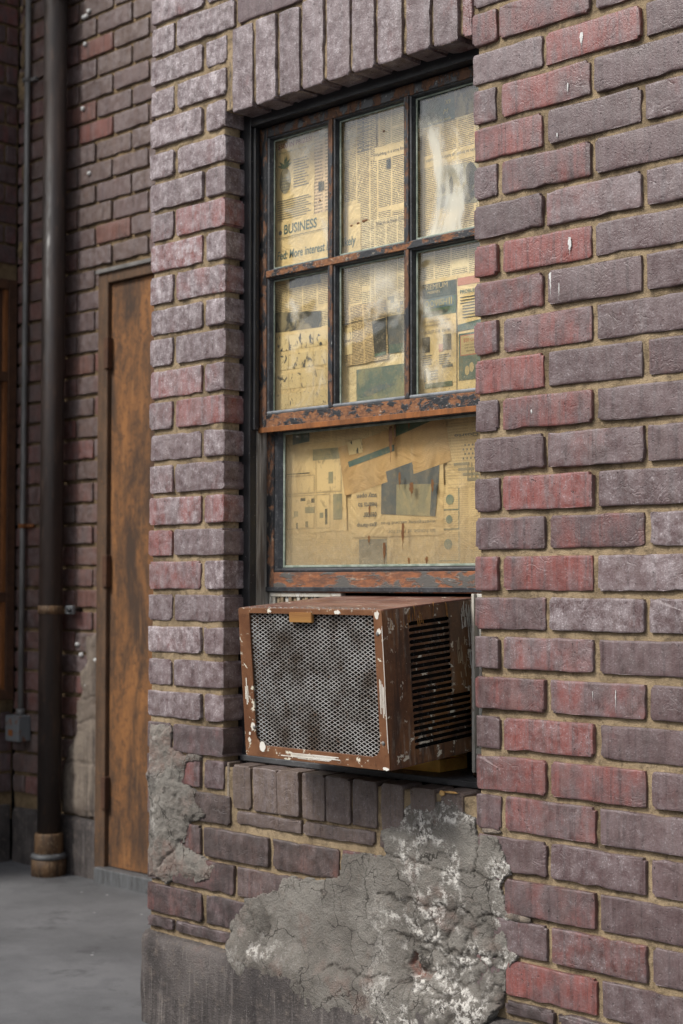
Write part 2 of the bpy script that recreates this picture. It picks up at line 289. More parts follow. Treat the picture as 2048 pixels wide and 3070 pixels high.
MAT = dict(
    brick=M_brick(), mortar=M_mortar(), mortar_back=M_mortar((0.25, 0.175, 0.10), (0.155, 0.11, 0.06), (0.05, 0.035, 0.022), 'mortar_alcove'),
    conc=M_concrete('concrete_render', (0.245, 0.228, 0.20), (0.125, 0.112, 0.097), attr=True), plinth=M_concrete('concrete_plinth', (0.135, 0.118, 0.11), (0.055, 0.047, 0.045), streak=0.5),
    conc_back=M_concrete('concrete_alcove', (0.31, 0.255, 0.20), (0.16, 0.125, 0.10), streak=0.25),
    black=M_black(), rust=M_rust('rust_sash', rust=(0.165, 0.076, 0.036), rust2=(0.072, 0.034, 0.02), cover=0.495, scale=40, stretch=(1, 1, 0.45), pale=0.22), rust_rail=M_rust('rust_rail', rust=(0.25, 0.105, 0.040), rust2=(0.10, 0.042, 0.021), cover=0.51, scale=42, stretch=(0.6, 1, 1), pale=0.5),
    rust_low=M_rust('rust_lower_rail', paint=(0.085, 0.08, 0.072), rust=(0.27, 0.10, 0.04), rust2=(0.11, 0.05, 0.03), cover=0.52, scale=18, stretch=(0.5, 1, 1.6), gloss=0.6, pale=0.3),
    moulding=M_simple('dark_glazing_bead', (0.014, 0.015, 0.018), (0.045, 0.048, 0.053), 30, 0.45, 0.5, 0.3, speck=((0.3, 0.3, 0.29), 0.3)),
    grey_bead=M_simple('grey_glazing_bead', (0.10, 0.11, 0.12), (0.22, 0.235, 0.25), 25, 0.5, 0.5, 0.3), putty=M_simple('pale_green_putty', (0.16, 0.20, 0.155), (0.33, 0.37, 0.31), 40, 0.7, 0.3, 0.4),
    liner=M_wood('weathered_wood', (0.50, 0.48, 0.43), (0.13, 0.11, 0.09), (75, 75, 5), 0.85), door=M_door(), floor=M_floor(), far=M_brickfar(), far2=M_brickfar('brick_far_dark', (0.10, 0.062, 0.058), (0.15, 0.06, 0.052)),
    dark=M_simple('dark_interior', (0.012, 0.011, 0.010), (0.02, 0.018, 0.016), 10, 0.9, 0.1), pipe=M_simple('black_iron_pipe', (0.018, 0.014, 0.013), (0.042, 0.027, 0.021), 9, 0.5, 0.5, 0.5, (1, 1, 0.25), speck=((0.10, 0.055, 0.035), 0.35), rnd=False),
    pipe_rust=M_simple('rusty_collar', (0.15, 0.085, 0.04), (0.045, 0.026, 0.016), 14, 0.7, 0.4, 0.6, (4, 4, 0.8), speck=((0.45, 0.36, 0.22), 0.6)), galv=M_simple('galvanised_steel', (0.13, 0.125, 0.118), (0.22, 0.21, 0.20), 30, 0.5, 0.5, 0.3, (1, 1, 0.3), 0.25),
    box=M_rust('junction_box_steel', paint=(0.15, 0.16, 0.165), rust=(0.22, 0.10, 0.055), rust2=(0.12, 0.06, 0.04), cover=0.40, scale=22, gloss=0.5), framerust=M_simple('rusty_door_frame', (0.115, 0.068, 0.040), (0.06, 0.038, 0.025), 16, 0.75, 0.3, 0.4, (2, 2, 0.5), speck=((0.26, 0.12, 0.045), 0.6), rnd=False),
    orange=M_simple('orange_rust', (0.27, 0.10, 0.03), (0.13, 0.05, 0.018), 18, 0.75, 0.3, 0.5, (2, 2, 0.5), speck=((0.36, 0.17, 0.06), 0.5)), brownrust=M_simple('dark_brown_rust', (0.055, 0.028, 0.018), (0.095, 0.045, 0.024), 18, 0.75, 0.3, 0.4),
    ac=M_acpaint('ac_brown_paint'), ac_top=M_acpaint('ac_top_paint', (0.13, 0.05, 0.033), (0.22, 0.11, 0.08), 0.70, (4, 60, 60), (0.09, 0.05, 0.04)), ac_side=M_acpaint('ac_side_paint', (0.095, 0.045, 0.024), (0.20, 0.095, 0.04), 0.66, (50, 50, 7)),
    ac_tab=M_wood('ac_tab_worn', (0.33, 0.17, 0.05), (0.20, 0.085, 0.03), (5, 50, 60), 0.5), mesh=M_simple('expanded_metal', (0.58, 0.57, 0.55), (0.15, 0.12, 0.095), 13, 0.38, 0.6, 0.2, (1, 1, 1), 0.35, ((0.22, 0.11, 0.05), 0.45), rnd=False),
    coil=M_simple('condenser_fins', (0.012, 0.009, 0.007), (0.035, 0.024, 0.018), 25, 0.8, 0.2, 0.5), primer=M_simple('white_primer', (0.70, 0.68, 0.62), (0.58, 0.54, 0.46), 20, 0.5, 0.4, 0.2),
    filler=M_simple('dirty_white_plastic', (0.52, 0.51, 0.47), (0.36, 0.33, 0.27), 22, 0.55, 0.4, 0.2, (1, 1, 0.4), speck=((0.16, 0.09, 0.045), 0.7)), slat=M_wood('stained_slat', (0.42, 0.34, 0.22), (0.10, 0.055, 0.03), (80, 80, 8), 0.7),
    wood=M_wood('yellow_pine', (0.85, 0.48, 0.11), (0.70, 0.34, 0.07), (4, 40, 60), 0.6), sill=M_simple('dark_sill', (0.030, 0.031, 0.034), (0.065, 0.066, 0.068), 20, 0.5, 0.5, 0.4, (0.5, 1, 1), speck=((0.2, 0.2, 0.2), 0.35)),
    white=M_simple('white_dropping', (0.62, 0.62, 0.60), (0.5, 0.5, 0.48), 60, 0.7, 0.3, 0.3), drip=M_simple('rust_drip', (0.17, 0.075, 0.018), (0.105, 0.04, 0.012), 90, 0.5, 0.4, 0.3), leaf=M_simple('dry_leaf', (0.10, 0.065, 0.035), (0.05, 0.035, 0.022), 50, 0.8, 0.2, 0.4), flake=M_simple('ochre_flake', (0.45, 0.23, 0.06), (0.55, 0.36, 0.15), 80, 0.7, 0.3, 0.4),
    glass_up=M_glass('glass_dusty_sky_sheen', 0.05, 0.09, 1.40, 1.60, sky_sheen=0.38), glass_lo=M_glass('glass_dirty', 0.24, 0.34, 1.03, 1.20), thresh=M_simple('steel_threshold', (0.11, 0.115, 0.12), (0.05, 0.05, 0.05), 12, 0.55, 0.5, 0.4, (6, 6, 0.8), speck=((0.30, 0.31, 0.32), 0.4)),
)

# ------------------------------------------------------------------ object helpers
def link(o, parent=None, base=None):
    COL.objects.link(o)
    if parent is not None:
        o.parent = parent
        if base is not None: o.matrix_parent_inverse = Matrix.Translation(-Vector(base))
    return o
def thing(name, label, cat, base=(0, 0, 0), group=None):
    e = bpy.data.objects.new(name, None); COL.objects.link(e); e.location = base; e.empty_display_size = 0.1
    e['label'] = label; e['category'] = cat
    if group: e['group'] = group
    return e
def tag(o, label, cat, group=None, kind=None):
    if label: o['label'] = label
    if cat: o['category'] = cat
    if group: o['group'] = group
    if kind: o['kind'] = kind
    return o
def mesh_bm(bm, name, mat, smooth=False):
    me = bpy.data.meshes.new(name); bm.normal_update(); bm.to_mesh(me); bm.free()
    me.materials.append(mat)
    if smooth: me.polygons.foreach_set('use_smooth', [True] * len(me.polygons))
    return me
def mesh_pd(v, f, name, mat, smooth=False):
    me = bpy.data.meshes.new(name); me.from_pydata(v, [], f); me.update(); me.materials.append(mat)
    if smooth: me.polygons.foreach_set('use_smooth', [True] * len(me.polygons))
    return me
def put(name, me, parent=None):
    """world-space mesh under a thing (empty at its base) or under a part"""
    o = bpy.data.objects.new(name, me)
    return link(o, parent, parent.location if (parent is not None and parent.type == 'EMPTY') else None)
def box(bm, x0, x1, y0, y1, z0, z1):
    vs = [bm.verts.new((x, y, z)) for x in (x0, x1) for y in (y0, y1) for z in (z0, z1)]
    for q in ((0, 1, 3, 2), (4, 6, 7, 5), (0, 4, 5, 1), (2, 3, 7, 6), (0, 2, 6, 4), (1, 5, 7, 3)): bm.faces.new([vs[i] for i in q])
def boxes(name, lst, mat, parent=None, bev=0.0015, seg=2):
    bm = bmesh.new()
    for b in lst: box(bm, *b)
    bmesh.ops.recalc_face_normals(bm, faces=bm.faces)
    if bev: bmesh.ops.bevel(bm, geom=bm.edges[:], offset=bev, segments=seg, affect='EDGES', profile=0.5)
    return put(name, mesh_bm(bm, name, mat), parent)
def tube(bm, pts, r, n=12, cap=True):
    rings = []
    for i, p in enumerate(pts):
        p = Vector(p); rr = r[i] if hasattr(r, '__len__') else r
        d = (Vector(pts[min(i + 1, len(pts) - 1)]) - Vector(pts[max(i - 1, 0)])).normalized()
        a = d.orthogonal().normalized() if abs(d.z) < 0.9 else Vector((1, 0, 0)); a = (a - d * a.dot(d)).normalized(); b = d.cross(a)
        rings.append([bm.verts.new(p + rr * (math.cos(t) * a + math.sin(t) * b)) for t in (2 * math.pi * k / n for k in range(n))])
    for q, s in zip(rings, rings[1:]):
        for k in range(n): bm.faces.new((q[k], q[(k + 1) % n], s[(k + 1) % n], s[k]))
    if cap: bm.faces.new(rings[0][::-1]); bm.faces.new(rings[-1])
def curve2d(name, outlines, depth, mat, M4, bev=0.0):
    """flat plate with holes: 2D outlines -> filled, extruded mesh, then moved by M4"""
    cu = bpy.data.curves.new(name, 'CURVE'); cu.dimensions = '2D'; cu.fill_mode = 'BOTH'; cu.extrude = depth / 2 - bev; cu.bevel_depth = bev; cu.bevel_resolution = 1; cu.offset = -bev
    for pts in outlines:
        sp = cu.splines.new('POLY'); sp.points.add(len(pts) - 1); sp.use_cyclic_u = True
        for p, (x, y) in zip(sp.points, pts): p.co = (x, y, 0, 1)
    o = bpy.data.objects.new(name, cu); COL.objects.link(o)
    dg = bpy.context.evaluated_depsgraph_get(); me = bpy.data.meshes.new_from_object(o.evaluated_get(dg))
    bpy.data.objects.remove(o); bpy.data.curves.remove(cu)
    me.transform(M4); me.materials.clear(); me.materials.append(mat); me.name = name
    return me
def rrect(x0, x1, y0, y1, r, n=4):
    out = []
    for cx, cy, a0 in ((x1 - r, y1 - r, 0), (x0 + r, y1 - r, 90), (x0 + r, y0 + r, 180), (x1 - r, y0 + r, 270)):
        for k in range(n + 1): out.append((cx + r * math.cos(R(a0 + 90 * k / n)), cy + r * math.sin(R(a0 + 90 * k / n))))
    return out

# value-noise in numpy
def vnoise(x, y, seed):
    xi, yi = np.floor(x).astype(np.int64), np.floor(y).astype(np.int64); xf, yf = x - xi, y - yi
    def hsh(a, b):
        h = (a * 374761393 + b * 668265263 + seed * 144665) & 0xffffffff
        h = ((h ^ (h >> 13)) * 1274126177) & 0xffffffff
        return ((h ^ (h >> 16)) & 0xffff) / 65535.0
    u, v = xf * xf * (3 - 2 * xf), yf * yf * (3 - 2 * yf)
    return (hsh(xi, yi) * (1 - u) + hsh(xi + 1, yi) * u) * (1 - v) + (hsh(xi, yi + 1) * (1 - u) + hsh(xi + 1, yi + 1) * u) * v
def fbm(x, y, scale, octv=4, seed=0, gain=0.5):
    t, a, s = 0, 1.0, 0.0
    for k in range(octv):
        t = t + a * vnoise(x * scale * 2 ** k, y * scale * 2 ** k, seed + k * 17); s += a; a *= gain
    return t / s
def poly_sdf(X, Z, poly):
    d = np.full(X.shape, 1e9); ins = np.zeros(X.shape, bool); n = len(poly)
    for i in range(n):
        (ax, az), (bx_, bz) = poly[i], poly[(i + 1) % n]; ex, ez = bx_ - ax, bz - az
        t = np.clip(((X - ax) * ex + (Z - az) * ez) / (ex * ex + ez * ez + 1e-12), 0, 1)
        d = np.minimum(d, np.hypot(X - ax - t * ex, Z - az - t * ez))
        if ez != 0: ins ^= ((az > Z) != (bz > Z)) & (X < ex * (Z - az) / ez + ax)
    return np.where(ins, d, -d)
def heightpatch(name, poly, step, hfun, mat, parent, ragged=0.010, skirt=0.014, seed=3, yplane=0.0):
    xs = [p[0] for p in poly]; zs = [p[1] for p in poly]
    gx = np.arange(min(xs) - 0.02, max(xs) + 0.02, step); gz = np.arange(min(zs) - 0.02, max(zs) + 0.02, step)
    X, Z = np.meshgrid(gx, gz, indexing='ij')
    rg = np.random.default_rng(seed); X = X + rg.uniform(-0.3, 0.3, X.shape) * step; Z = Z + rg.uniform(-0.3, 0.3, Z.shape) * step
    sdf = poly_sdf(X, Z, poly) + (fbm(X, Z, 45, 4, seed) - 0.5) * 2 * ragged
    H, A = hfun(X, Z, sdf)
    keep = sdf > 0; nx, nz = X.shape
    cell = keep[:-1, :-1] & keep[1:, :-1] & keep[1:, 1:] & keep[:-1, 1:]
    idx = -np.ones(X.shape, int); use = np.zeros(X.shape, bool)
    use[:-1, :-1] |= cell; use[1:, :-1] |= cell; use[1:, 1:] |= cell; use[:-1, 1:] |= cell
    idx[use] = np.arange(use.sum())
    V = np.stack([X[use], yplane - H[use], Z[use]], 1); cols = A[use]
    ii, jj = np.nonzero(cell)
    F = [(idx[i, j], idx[i + 1, j], idx[i + 1, j + 1], idx[i, j + 1]) for i, j in zip(ii, jj)]
    ed = {}
    for f in F:
        for a, b in zip(f, f[1:] + f[:1]):
            if (b, a) in ed: del ed[(b, a)]
            else: ed[(a, b)] = 1
    V = V.tolist(); cols = cols.tolist(); m = {}
    for a, b in list(ed):
        for q in (a, b):
            if q not in m:
                m[q] = len(V); V.append([V[q][0], yplane + skirt, V[q][2]]); cols.append(cols[q])
        F.append((b, a, m[a], m[b]))
    me = mesh_pd(V, [tuple(int(q) for q in f) for f in F], name, mat, True)
    at = me.color_attributes.new('stain', 'FLOAT_COLOR', 'POINT')
    at.data.foreach_set('color', np.concatenate([np.array(cols), np.ones((len(cols), 1))], 1).astype(np.float32).ravel())
    return put(name, me, parent)

# ------------------------------------------------------------------ bricks
BC = {}
def brick_mesh(L, H, D, var, rough=1.0):
    key = (round(L, 3), round(H, 3), round(D, 3), var, rough)
    if key in BC: return BC[key]
    rnd = random.Random(hash(key) & 0xffff)
    nx, nz = max(2, round(L / 0.024)), max(2, round(H / 0.024)); r = 0.0015; per = []
    ex, ez = min(0.006, L / 5), min(0.006, H / 5)
    fx_ = [0, ex / L] + [k / nx for k in range(1, nx)] + [1 - ex / L]; fz_ = [0, ez / H] + [k / nz for k in range(1, nz)] + [1 - ez / H]
    for t in fx_: per.append((-L / 2 + L * t, -H / 2))
    for t in fz_: per.append((L / 2, -H / 2 + H * t))
    for t in fx_: per.append((L / 2 - L * t, H / 2))
    for t in fz_: per.append((-L / 2, H / 2 - H * t))
    nx, nz = len(fx_), len(fz_)
    n = len(per); corners = {0, nx, nx + nz, 2 * nx + nz}
    off = []
    for k, (x, z) in enumerate(per):
        j = 0.0009 * rough
        cut = rnd.choice((0.0005, 0.001, 0.0018, 0.0042)) * rough if k in corners else 0
        if rnd.random() < 0.07: cut += rnd.uniform(0.0008, 0.0028) * rough
        sx, sz = (abs(x) > L / 2 - 1e-6) * math.copysign(1, x), (abs(z) > H / 2 - 1e-6) * math.copysign(1, z)
        off.append((x - sx * cut + rnd.uniform(-j, j), z - sz * cut + rnd.uniform(-j, j)))
    V = []
    for y, ins, jy in ((D, 0, 0), (r * 1.5, 0, 0.0008), (r * 0.35, r * 0.35, 0.0006), (0, r * 1.1, 0.0005), (-0.0003, r * 3.4, 0.0002)):
        for (x, z) in off:
            fx, fz = 1 - ins / (L / 2), 1 - ins / (H / 2)
            V.append((x * fx, y + rnd.uniform(-jy, jy), z * fz))
    F = []
    for g in range(4):
        for k in range(n): F.append((g * n + k, g * n + (k + 1) % n, (g + 1) * n + (k + 1) % n, (g + 1) * n + k))
    V.append((0, -0.0008, 0)); c = len(V) - 1
    for k in range(n): F.append((4 * n + k, 4 * n + (k + 1) % n, c))
    me = mesh_pd(V, F, 'brick', MAT['brick'], False); BC[key] = me
    me.polygons.foreach_set('use_smooth', [i >= 3 * n for i in range(len(F))])
    return me
RB = random.Random(7)
def brick(parent, x0, x1, z0, z1, y=0.0, D=0.07, col=None, face='y', tilt=1.0, name='brick', rough=1.0):
    L, H = x1 - x0, z1 - z0
    Lq, Hq = max(0.01, round(L / 0.004) * 0.004), max(0.008, round(H / 0.004) * 0.004)
    o = bpy.data.objects.new(name, brick_mesh(Lq, Hq, D, RB.randrange(5), rough)); COL.objects.link(o)
    dy = RB.uniform(-0.0018, 0.0022)
    if face == 'y': o.location = ((x0 + x1) / 2, y + dy, (z0 + z1) / 2); rz = 0
    else: o.location = (y - dy, (x0 + x1) / 2, (z0 + z1) / 2); rz = math.pi / 2
    o.rotation_euler = (RB.gauss(0, 0.006) * tilt, RB.gauss(0, 0.0035) * tilt, rz + RB.gauss(0, 0.004) * tilt)
    o.parent = parent; o.matrix_parent_inverse = Matrix.Translation(-parent.location)
    if col is None:
        col = (RB.choice((0.05, 0.1, 0.2, 0.3, 0.55, 0.8)), RB.uniform(0.25, 0.5), RB.uniform(0, 0.25))
    o.color = col if len(col) == 4 else (*col, 1)
    return o
C_ = 0.075; BH = 0.0622; JT = C_ - BH; ZT = 2.115; WO = 0.7335; PL = -1.005
def row(k): t = ZT - C_ * k; return t - BH, t

# ------------------------------------------------------------------ ground
me = mesh_pd([(-40, -40, 0), (40, -40, 0), (40, 40, 0), (-40, 40, 0)], [(0, 1, 2, 3)], 'ground', MAT['floor'])
g = bpy.data.objects.new('ground', me); COL.objects.link(g); g['kind'] = 'structure'

# ------------------------------------------------------------------ front wall
fw = thing('brick_wall', 'purple-brown brick wall around the papered window, with upright lintel bricks and a crumbling concrete base', 'brick wall', (0, 0, 0))
# mortar bed: front sheet with the opening left free, plus its reveals
def mortar_sheet():
    st = 0.008; XL, XR, OL, OR_, ZB, ZTp, O0, O1 = PL + 0.009, 1.12, -WO - 0.009, 0.009, 0.15, 2.70, 0.605, 2.088
    xs = np.unique(np.round(np.concatenate([np.arange(XL, XR, st), [XL, OL, OR_, XR]]), 5)); zs = np.unique(np.round(np.concatenate([np.arange(ZB, ZTp, st), [O0, O1, ZTp]]), 5))
    X, Z = np.meshgrid(xs, zs, indexing='ij')
    Y = 0.0064 + (fbm(X, Z, 26, 4, 5) - 0.5) * 0.006 + (fbm(X, Z, 5, 2, 15) - 0.5) * 0.007 + (fbm(X, Z, 130, 2, 9) - 0.5) * 0.003
    idx = np.arange(X.size).reshape(X.shape); V = np.stack([X.ravel(), Y.ravel(), Z.ravel()], 1).tolist(); F = []
    for i in range(len(xs) - 1):
        for j in range(len(zs) - 1):
            xm, zm = (xs[i] + xs[i + 1]) / 2, (zs[j] + zs[j + 1]) / 2
            if OL < xm < OR_ and O0 < zm < O1: continue
            F.append((idx[i, j], idx[i + 1, j], idx[i + 1, j + 1], idx[i, j + 1]))
    ed = {}
    for f in F:
        for a, b in zip(f, f[1:] + f[:1]):
            if (b, a) in ed: del ed[(b, a)]
            else: ed[(a, b)] = 1
    m = {}
    for a, b in list(ed):
        for q in (a, b):
            if q not in m: m[q] = len(V); V.append([V[q][0], 0.052, V[q][2]])
        F.append((b, a, m[a], m[b]))
    return mesh_pd(V, [tuple(int(q) for q in f) for f in F], 'mortar_bed', MAT['mortar'], True)
put('mortar_bed', mortar_sheet(), fw)
# wall core behind the mortar, open at the window, and the plain continuation of the facade
boxes('wall_core', [(-0.992, -0.768, 0.053, 2.2, 0, 2.70), (0.045, 3.9, 0.053, 2.2, 0, 2.70), (-0.768, 0.045, 0.053, 2.2, 2.13, 2.70), (-0.768, 0.045, 0.053, 2.2, 0, 0.598), (-0.768, 0.045, 0.85, 2.2, 0.598, 2.13)], MAT['dark'], fw, 0)
boxes('upper_brickwork', [(-1.004, 3.9, 0.004, 2.2, 2.702, 5.4)], MAT['far'], fw, 0)
boxes('side_brickwork', [(1.121, 3.9, 0.004, 0.0525, 0.21, 2.70)], MAT['far'], fw, 0)
boxes('return_brickwork', [(-1.003, -0.9925, 0.075, 0.935, 0.19, 2.70)], MAT['far2'], fw, 0)
S_ = 0.217; XB, XC = 0.1767, 0.069
def pcol(x, z):
    red = RB.choice((0.0, 0.05, 0.15, 0.3, 0.5)); dark = RB.uniform(0, 0.2)
    if x < -0.7:
        bl = RB.uniform(0.6, 1.0) if z > 1.7 else RB.uniform(0.45, 0.85)
        if 1.0 < z < 1.95: red = RB.choice((0.1, 0.3, 0.5, 0.7))
        if z < 0.75: bl = RB.uniform(0.2, 0.45); dark = RB.uniform(0.3, 0.6)
    else:
        bl = RB.uniform(0.10, 0.32)
        if x > 0.28: red = RB.choice((0.0, 0.0, 0.05, 0.15))
        elif x > 0.05: red = RB.choice((0.05, 0.15, 0.3, 0.5))
        if z < 0.5: dark += RB.uniform(0.05, 0.3)
    return (red, bl, dark)
SPECIAL = {}   # measured tones: (row, run) -> colour triple
for k, v in {(0, 1): 0.55, (1, 1): 0.75, (2, 1): 0.7, (3, 0): 0.6, (4, 1): 0.45, (5, 1): 0.4, (6, 1): 0.95, (6, 0): 0.9, (7, 0): 0.55, (8, 0): 0.7, (9, 0): 0.85, (10, 1): 0.75, (12, 1): 0.95, (13, 1): 0.4, (14, 1): 0.75, (14, 0): 0.55, (16, 1): 0.5, (17, 0): 0.6, (17, 1): 0.5, (18, 1): 0.7, (19, 0): 0.75, (19, 1): 0.6, (20, 1): 0.6, (22, 1): 0.5, (23, 1): 0.6, (24, 1): 0.8}.items(): SPECIAL[k] = v
def J(a=0.002): return RB.uniform(-a, a)
for k in range(-7, 25):
    z0, z1 = row(k); ev = k % 2 == 0
    z0 += J(); z1 += J()
    # pillar left of the window
    if k <= 20:
        if ev: runs = [(PL + J(0.003), -0.816 + J()), (-0.802 + J(), -WO)]
        else: runs = [(PL + J(0.003), -0.921 + J()), (-0.909 + J(), -WO)]
    elif k == 21: runs = [(PL, -0.921), (-0.909, -0.712)]
    elif k == 22: runs = [(PL, -0.813), (-0.799, -0.583), (-0.571, -0.372)]
    elif k == 23: runs = [(PL, -0.921), (-0.909, -0.697), (-0.687, -0.482)]
    else: runs = [(PL + 0.002, -0.806), (-0.792, -0.585)]
    if k <= -3:  # over the lintel
        q = -0.802 if ev else -0.909
        runs = [(PL, q - 0.012)]
        while q < -0.02: runs.append((q, min(q + S_ - 0.012, -0.012))); q += S_
        runs = [r_ for r_ in runs if r_[1] - r_[0] > 0.03]
    for (a, b) in runs:
        c = pcol(a, z1)
        if k <= 0 and a < -0.7: c = (RB.uniform(0, 0.2), RB.uniform(0.7, 1.0), 0.05)
        if k >= 21: c = (RB.uniform(0.1, 0.5), RB.uniform(0.1, 0.3), RB.uniform(0.45, 0.85), RB.uniform(0.5, 1))
        brick(fw, a, b, z0, z1, 0, 0.060, c)
    # right of the window
    if ev: runs = [(0.0, XC - 0.012)]; q = XC
    else: runs = [(0.0, XB - 0.012)]; q = XB
    if k == 22: runs = [(0.0, XC - 0.012)]
    while q < 0.9: runs.append((q, q + S_ - 0.0125)); q += S_
    for i, (a, b) in enumerate(runs):
        c = list(pcol(a, z1))
        if (k, i) in SPECIAL: c[0] = SPECIAL[(k, i)] * 0.95
        if (k, i) in ((14, 2), (15, 2), (15, 1), (13, 2)): c[1] = 0.62
        brick(fw, a + J() * (i > 0), b + J(), z0, z1, 0, 0.060, tuple(c))
# lintel of upright bricks, and its mortar fins
for a, b in [(-0.7087, -0.6425), (-0.6277, -0.5636), (-0.555, -0.49), (-0.4789, -0.416), (-0.4052, -0.3364), (-0.3286, -0.2645), (-0.2569, -0.1875), (-0.1729, -0.1108), (-0.1013, -0.0366), (-0.0253, -0.003)]:
    brick(fw, a, b, 2.0785 + J(), 2.2695 + J(), -0.002, 0.060, (RB.uniform(0, 0.3) if b < -0.01 else 0.9, RB.uniform(0.45, 0.75), RB.uniform(0, 0.12)), name='lintel_brick')
boxes('mortar_fin', [(-0.7275, -0.7215, 0.006, 0.04, 2.086, 2.30)], MAT['conc_back'], fw, 0.002)
boxes('mortar_fin', [(-0.7265, -0.7185, 0.005, 0.04, 0.516, 0.616)], MAT['conc_back'], fw, 0.002)
# sill course on edge and the cut course under it
for a, b in [(-0.703, -0.6414), (-0.6333, -0.5582), (-0.5552, -0.4878), (-0.4761, -0.4097), (-0.4069, -0.3369), (-0.3287, -0.2611), (-0.2478, -0.188), (-0.168, -0.104), (-0.089, -0.033)]:
    o = brick(fw, a, b, 0.518, 0.614 + J(0.0015), -0.001, 0.060, (RB.uniform(0, 0.2), RB.uniform(0.15, 0.3), RB.uniform(0.1, 0.3), RB.uniform(0.0, 0.2)), name='sill_brick')
    o.rotation_euler.x += 0.02
for a, b in [(-0.687, -0.485), (-0.476, -0.2665), (-0.254, -0.05)]:
    brick(fw, a, b, 0.484, 0.5125, 0.001, 0.058, (RB.uniform(0, 0.25), 0.2, RB.uniform(0.3, 0.5), 0.3))
brick(fw, -0.36, -0.16, *row(22), 0.001, 0.058, (0.4, 0.2, 0.4))
# thin broken course on the plinth
for a, b in [(-0.998, -0.905), (-0.896, -0.66), (0.068, 0.182), (0.192, 0.42), (0.432, 0.64), (0.65, 0.86)]:
    brick(fw, a, b, 0.219 + J(), 0.2425 + J(), -0.003, 0.05, (0.05, 0.25, 0.75), rough=1.6)

def plinth_mesh(xl, xr, yf, ztop, yback, mat, name, step=0.012, seed=2, endcap=True):
    prof = [(yf, -0.02), (yf, 0.04), (yf, 0.08), (yf, 0.12), (yf + 0.0005, 0.155), (yf + 0.002, ztop - 0.018), (yf + 0.006, ztop - 0.007), (yf + 0.013, ztop - 0.001), (yf + 0.024, ztop), (yf + 0.045, ztop + 0.004), (yback, ztop + 0.006)]
    # subdivide the profile finely
    P = []
    for (a, b), (c, d) in zip(prof, prof[1:]):
        m = max(1, int(math.hypot(c - a, d - b) / step)); P += [(a + (c - a) * t / m, b + (d - b) * t / m) for t in range(m)]
    P.append(prof[-1]); P = np.array(P); xs = np.arange(xl, xr + step, step)
    X = np.repeat(xs[:, None], len(P), 1); Yp = np.repeat(P[None, :, 0], len(xs), 0); Zp = np.repeat(P[None, :, 1], len(xs), 0)
    nz = (fbm(X, Zp + Yp, 18, 4, seed) - 0.5) * 0.008 + (fbm(X, Zp + Yp, 6, 2, seed + 5) - 0.5) * 0.008
    top = np.clip((Zp - (ztop - 0.03)) / 0.03, 0, 1)
    Y = Yp - nz * (1 - top * 0.3); Z = Zp + nz * top * 1.3
    ex = np.exp(-((X - xl) / 0.010) ** 2) * 0.010          # rounded end
    Y = Y + ex * (Yp < yf + 0.02); n, m = X.shape; idx = np.arange(n * m).reshape(n, m)
    V = np.stack([X.ravel(), Y.ravel(), Z.ravel()], 1).tolist()
    F = [(int(idx[i, j]), int(idx[i + 1, j]), int(idx[i + 1, j + 1]), int(idx[i, j + 1])) for i in range(n - 1) for j in range(m - 1)]
    if endcap:
        c0 = len(V); V.append([xl + 0.0, yback, -0.02]); F.append(tuple([int(idx[0, j]) for j in range(m)] + [c0]))
    return mesh_pd(V, F, name, mat, True)
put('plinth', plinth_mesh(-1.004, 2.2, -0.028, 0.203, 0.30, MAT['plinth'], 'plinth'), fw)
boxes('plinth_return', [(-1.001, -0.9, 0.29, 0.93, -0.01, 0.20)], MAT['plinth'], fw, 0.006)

# broken cement render, left corner and main patch
VS = np.random.default_rng(4).uniform(0, 1, (420, 2)) * [1.2, 0.55] + [-0.9, 0.12]
def voro(X, Z):
    d1 = np.full(X.shape, 9.0); d2 = np.full(X.shape, 9.0)
    wx = X + (fbm(X, Z, 40, 3, 21) - 0.5) * 0.03; wz = Z + (fbm(X, Z, 40, 3, 33) - 0.5) * 0.03
    for a, b in VS:
        d = np.hypot(wx - a, wz - b); n1 = d < d1
        d2 = np.where(n1, d1, np.minimum(d2, d)); d1 = np.where(n1, d, d1)
    return d1, d2 - d1
def crackline(X, Z, pts, w, seed):
    wx = X + (fbm(X, Z, 30, 4, seed) - 0.5) * 0.035; wz = Z + (fbm(X, Z, 30, 4, seed + 9) - 0.5) * 0.035; d = np.full(X.shape, 9.0)
    for (ax, az), (bx_, bz) in zip(pts, pts[1:]):
        ex, ez = bx_ - ax, bz - az; t = np.clip(((wx - ax) * ex + (wz - az) * ez) / (ex * ex + ez * ez), 0, 1)
        d = np.minimum(d, np.hypot(wx - ax - t * ex, wz - az - t * ez))
    return np.exp(-(d / w) ** 2)
CR = [[(-0.24, 0.47), (-0.15, 0.465), (0.05, 0.462)], [(-0.26, 0.39), (-0.12, 0.385), (0.06, 0.388)], [(-0.20, 0.32), (-0.05, 0.312), (0.07, 0.318)], [(-0.40, 0.225), (-0.3, 0.23), (-0.17, 0.24), (-0.05, 0.222)], [(0.0, 0.54), (0.002, 0.46)]]
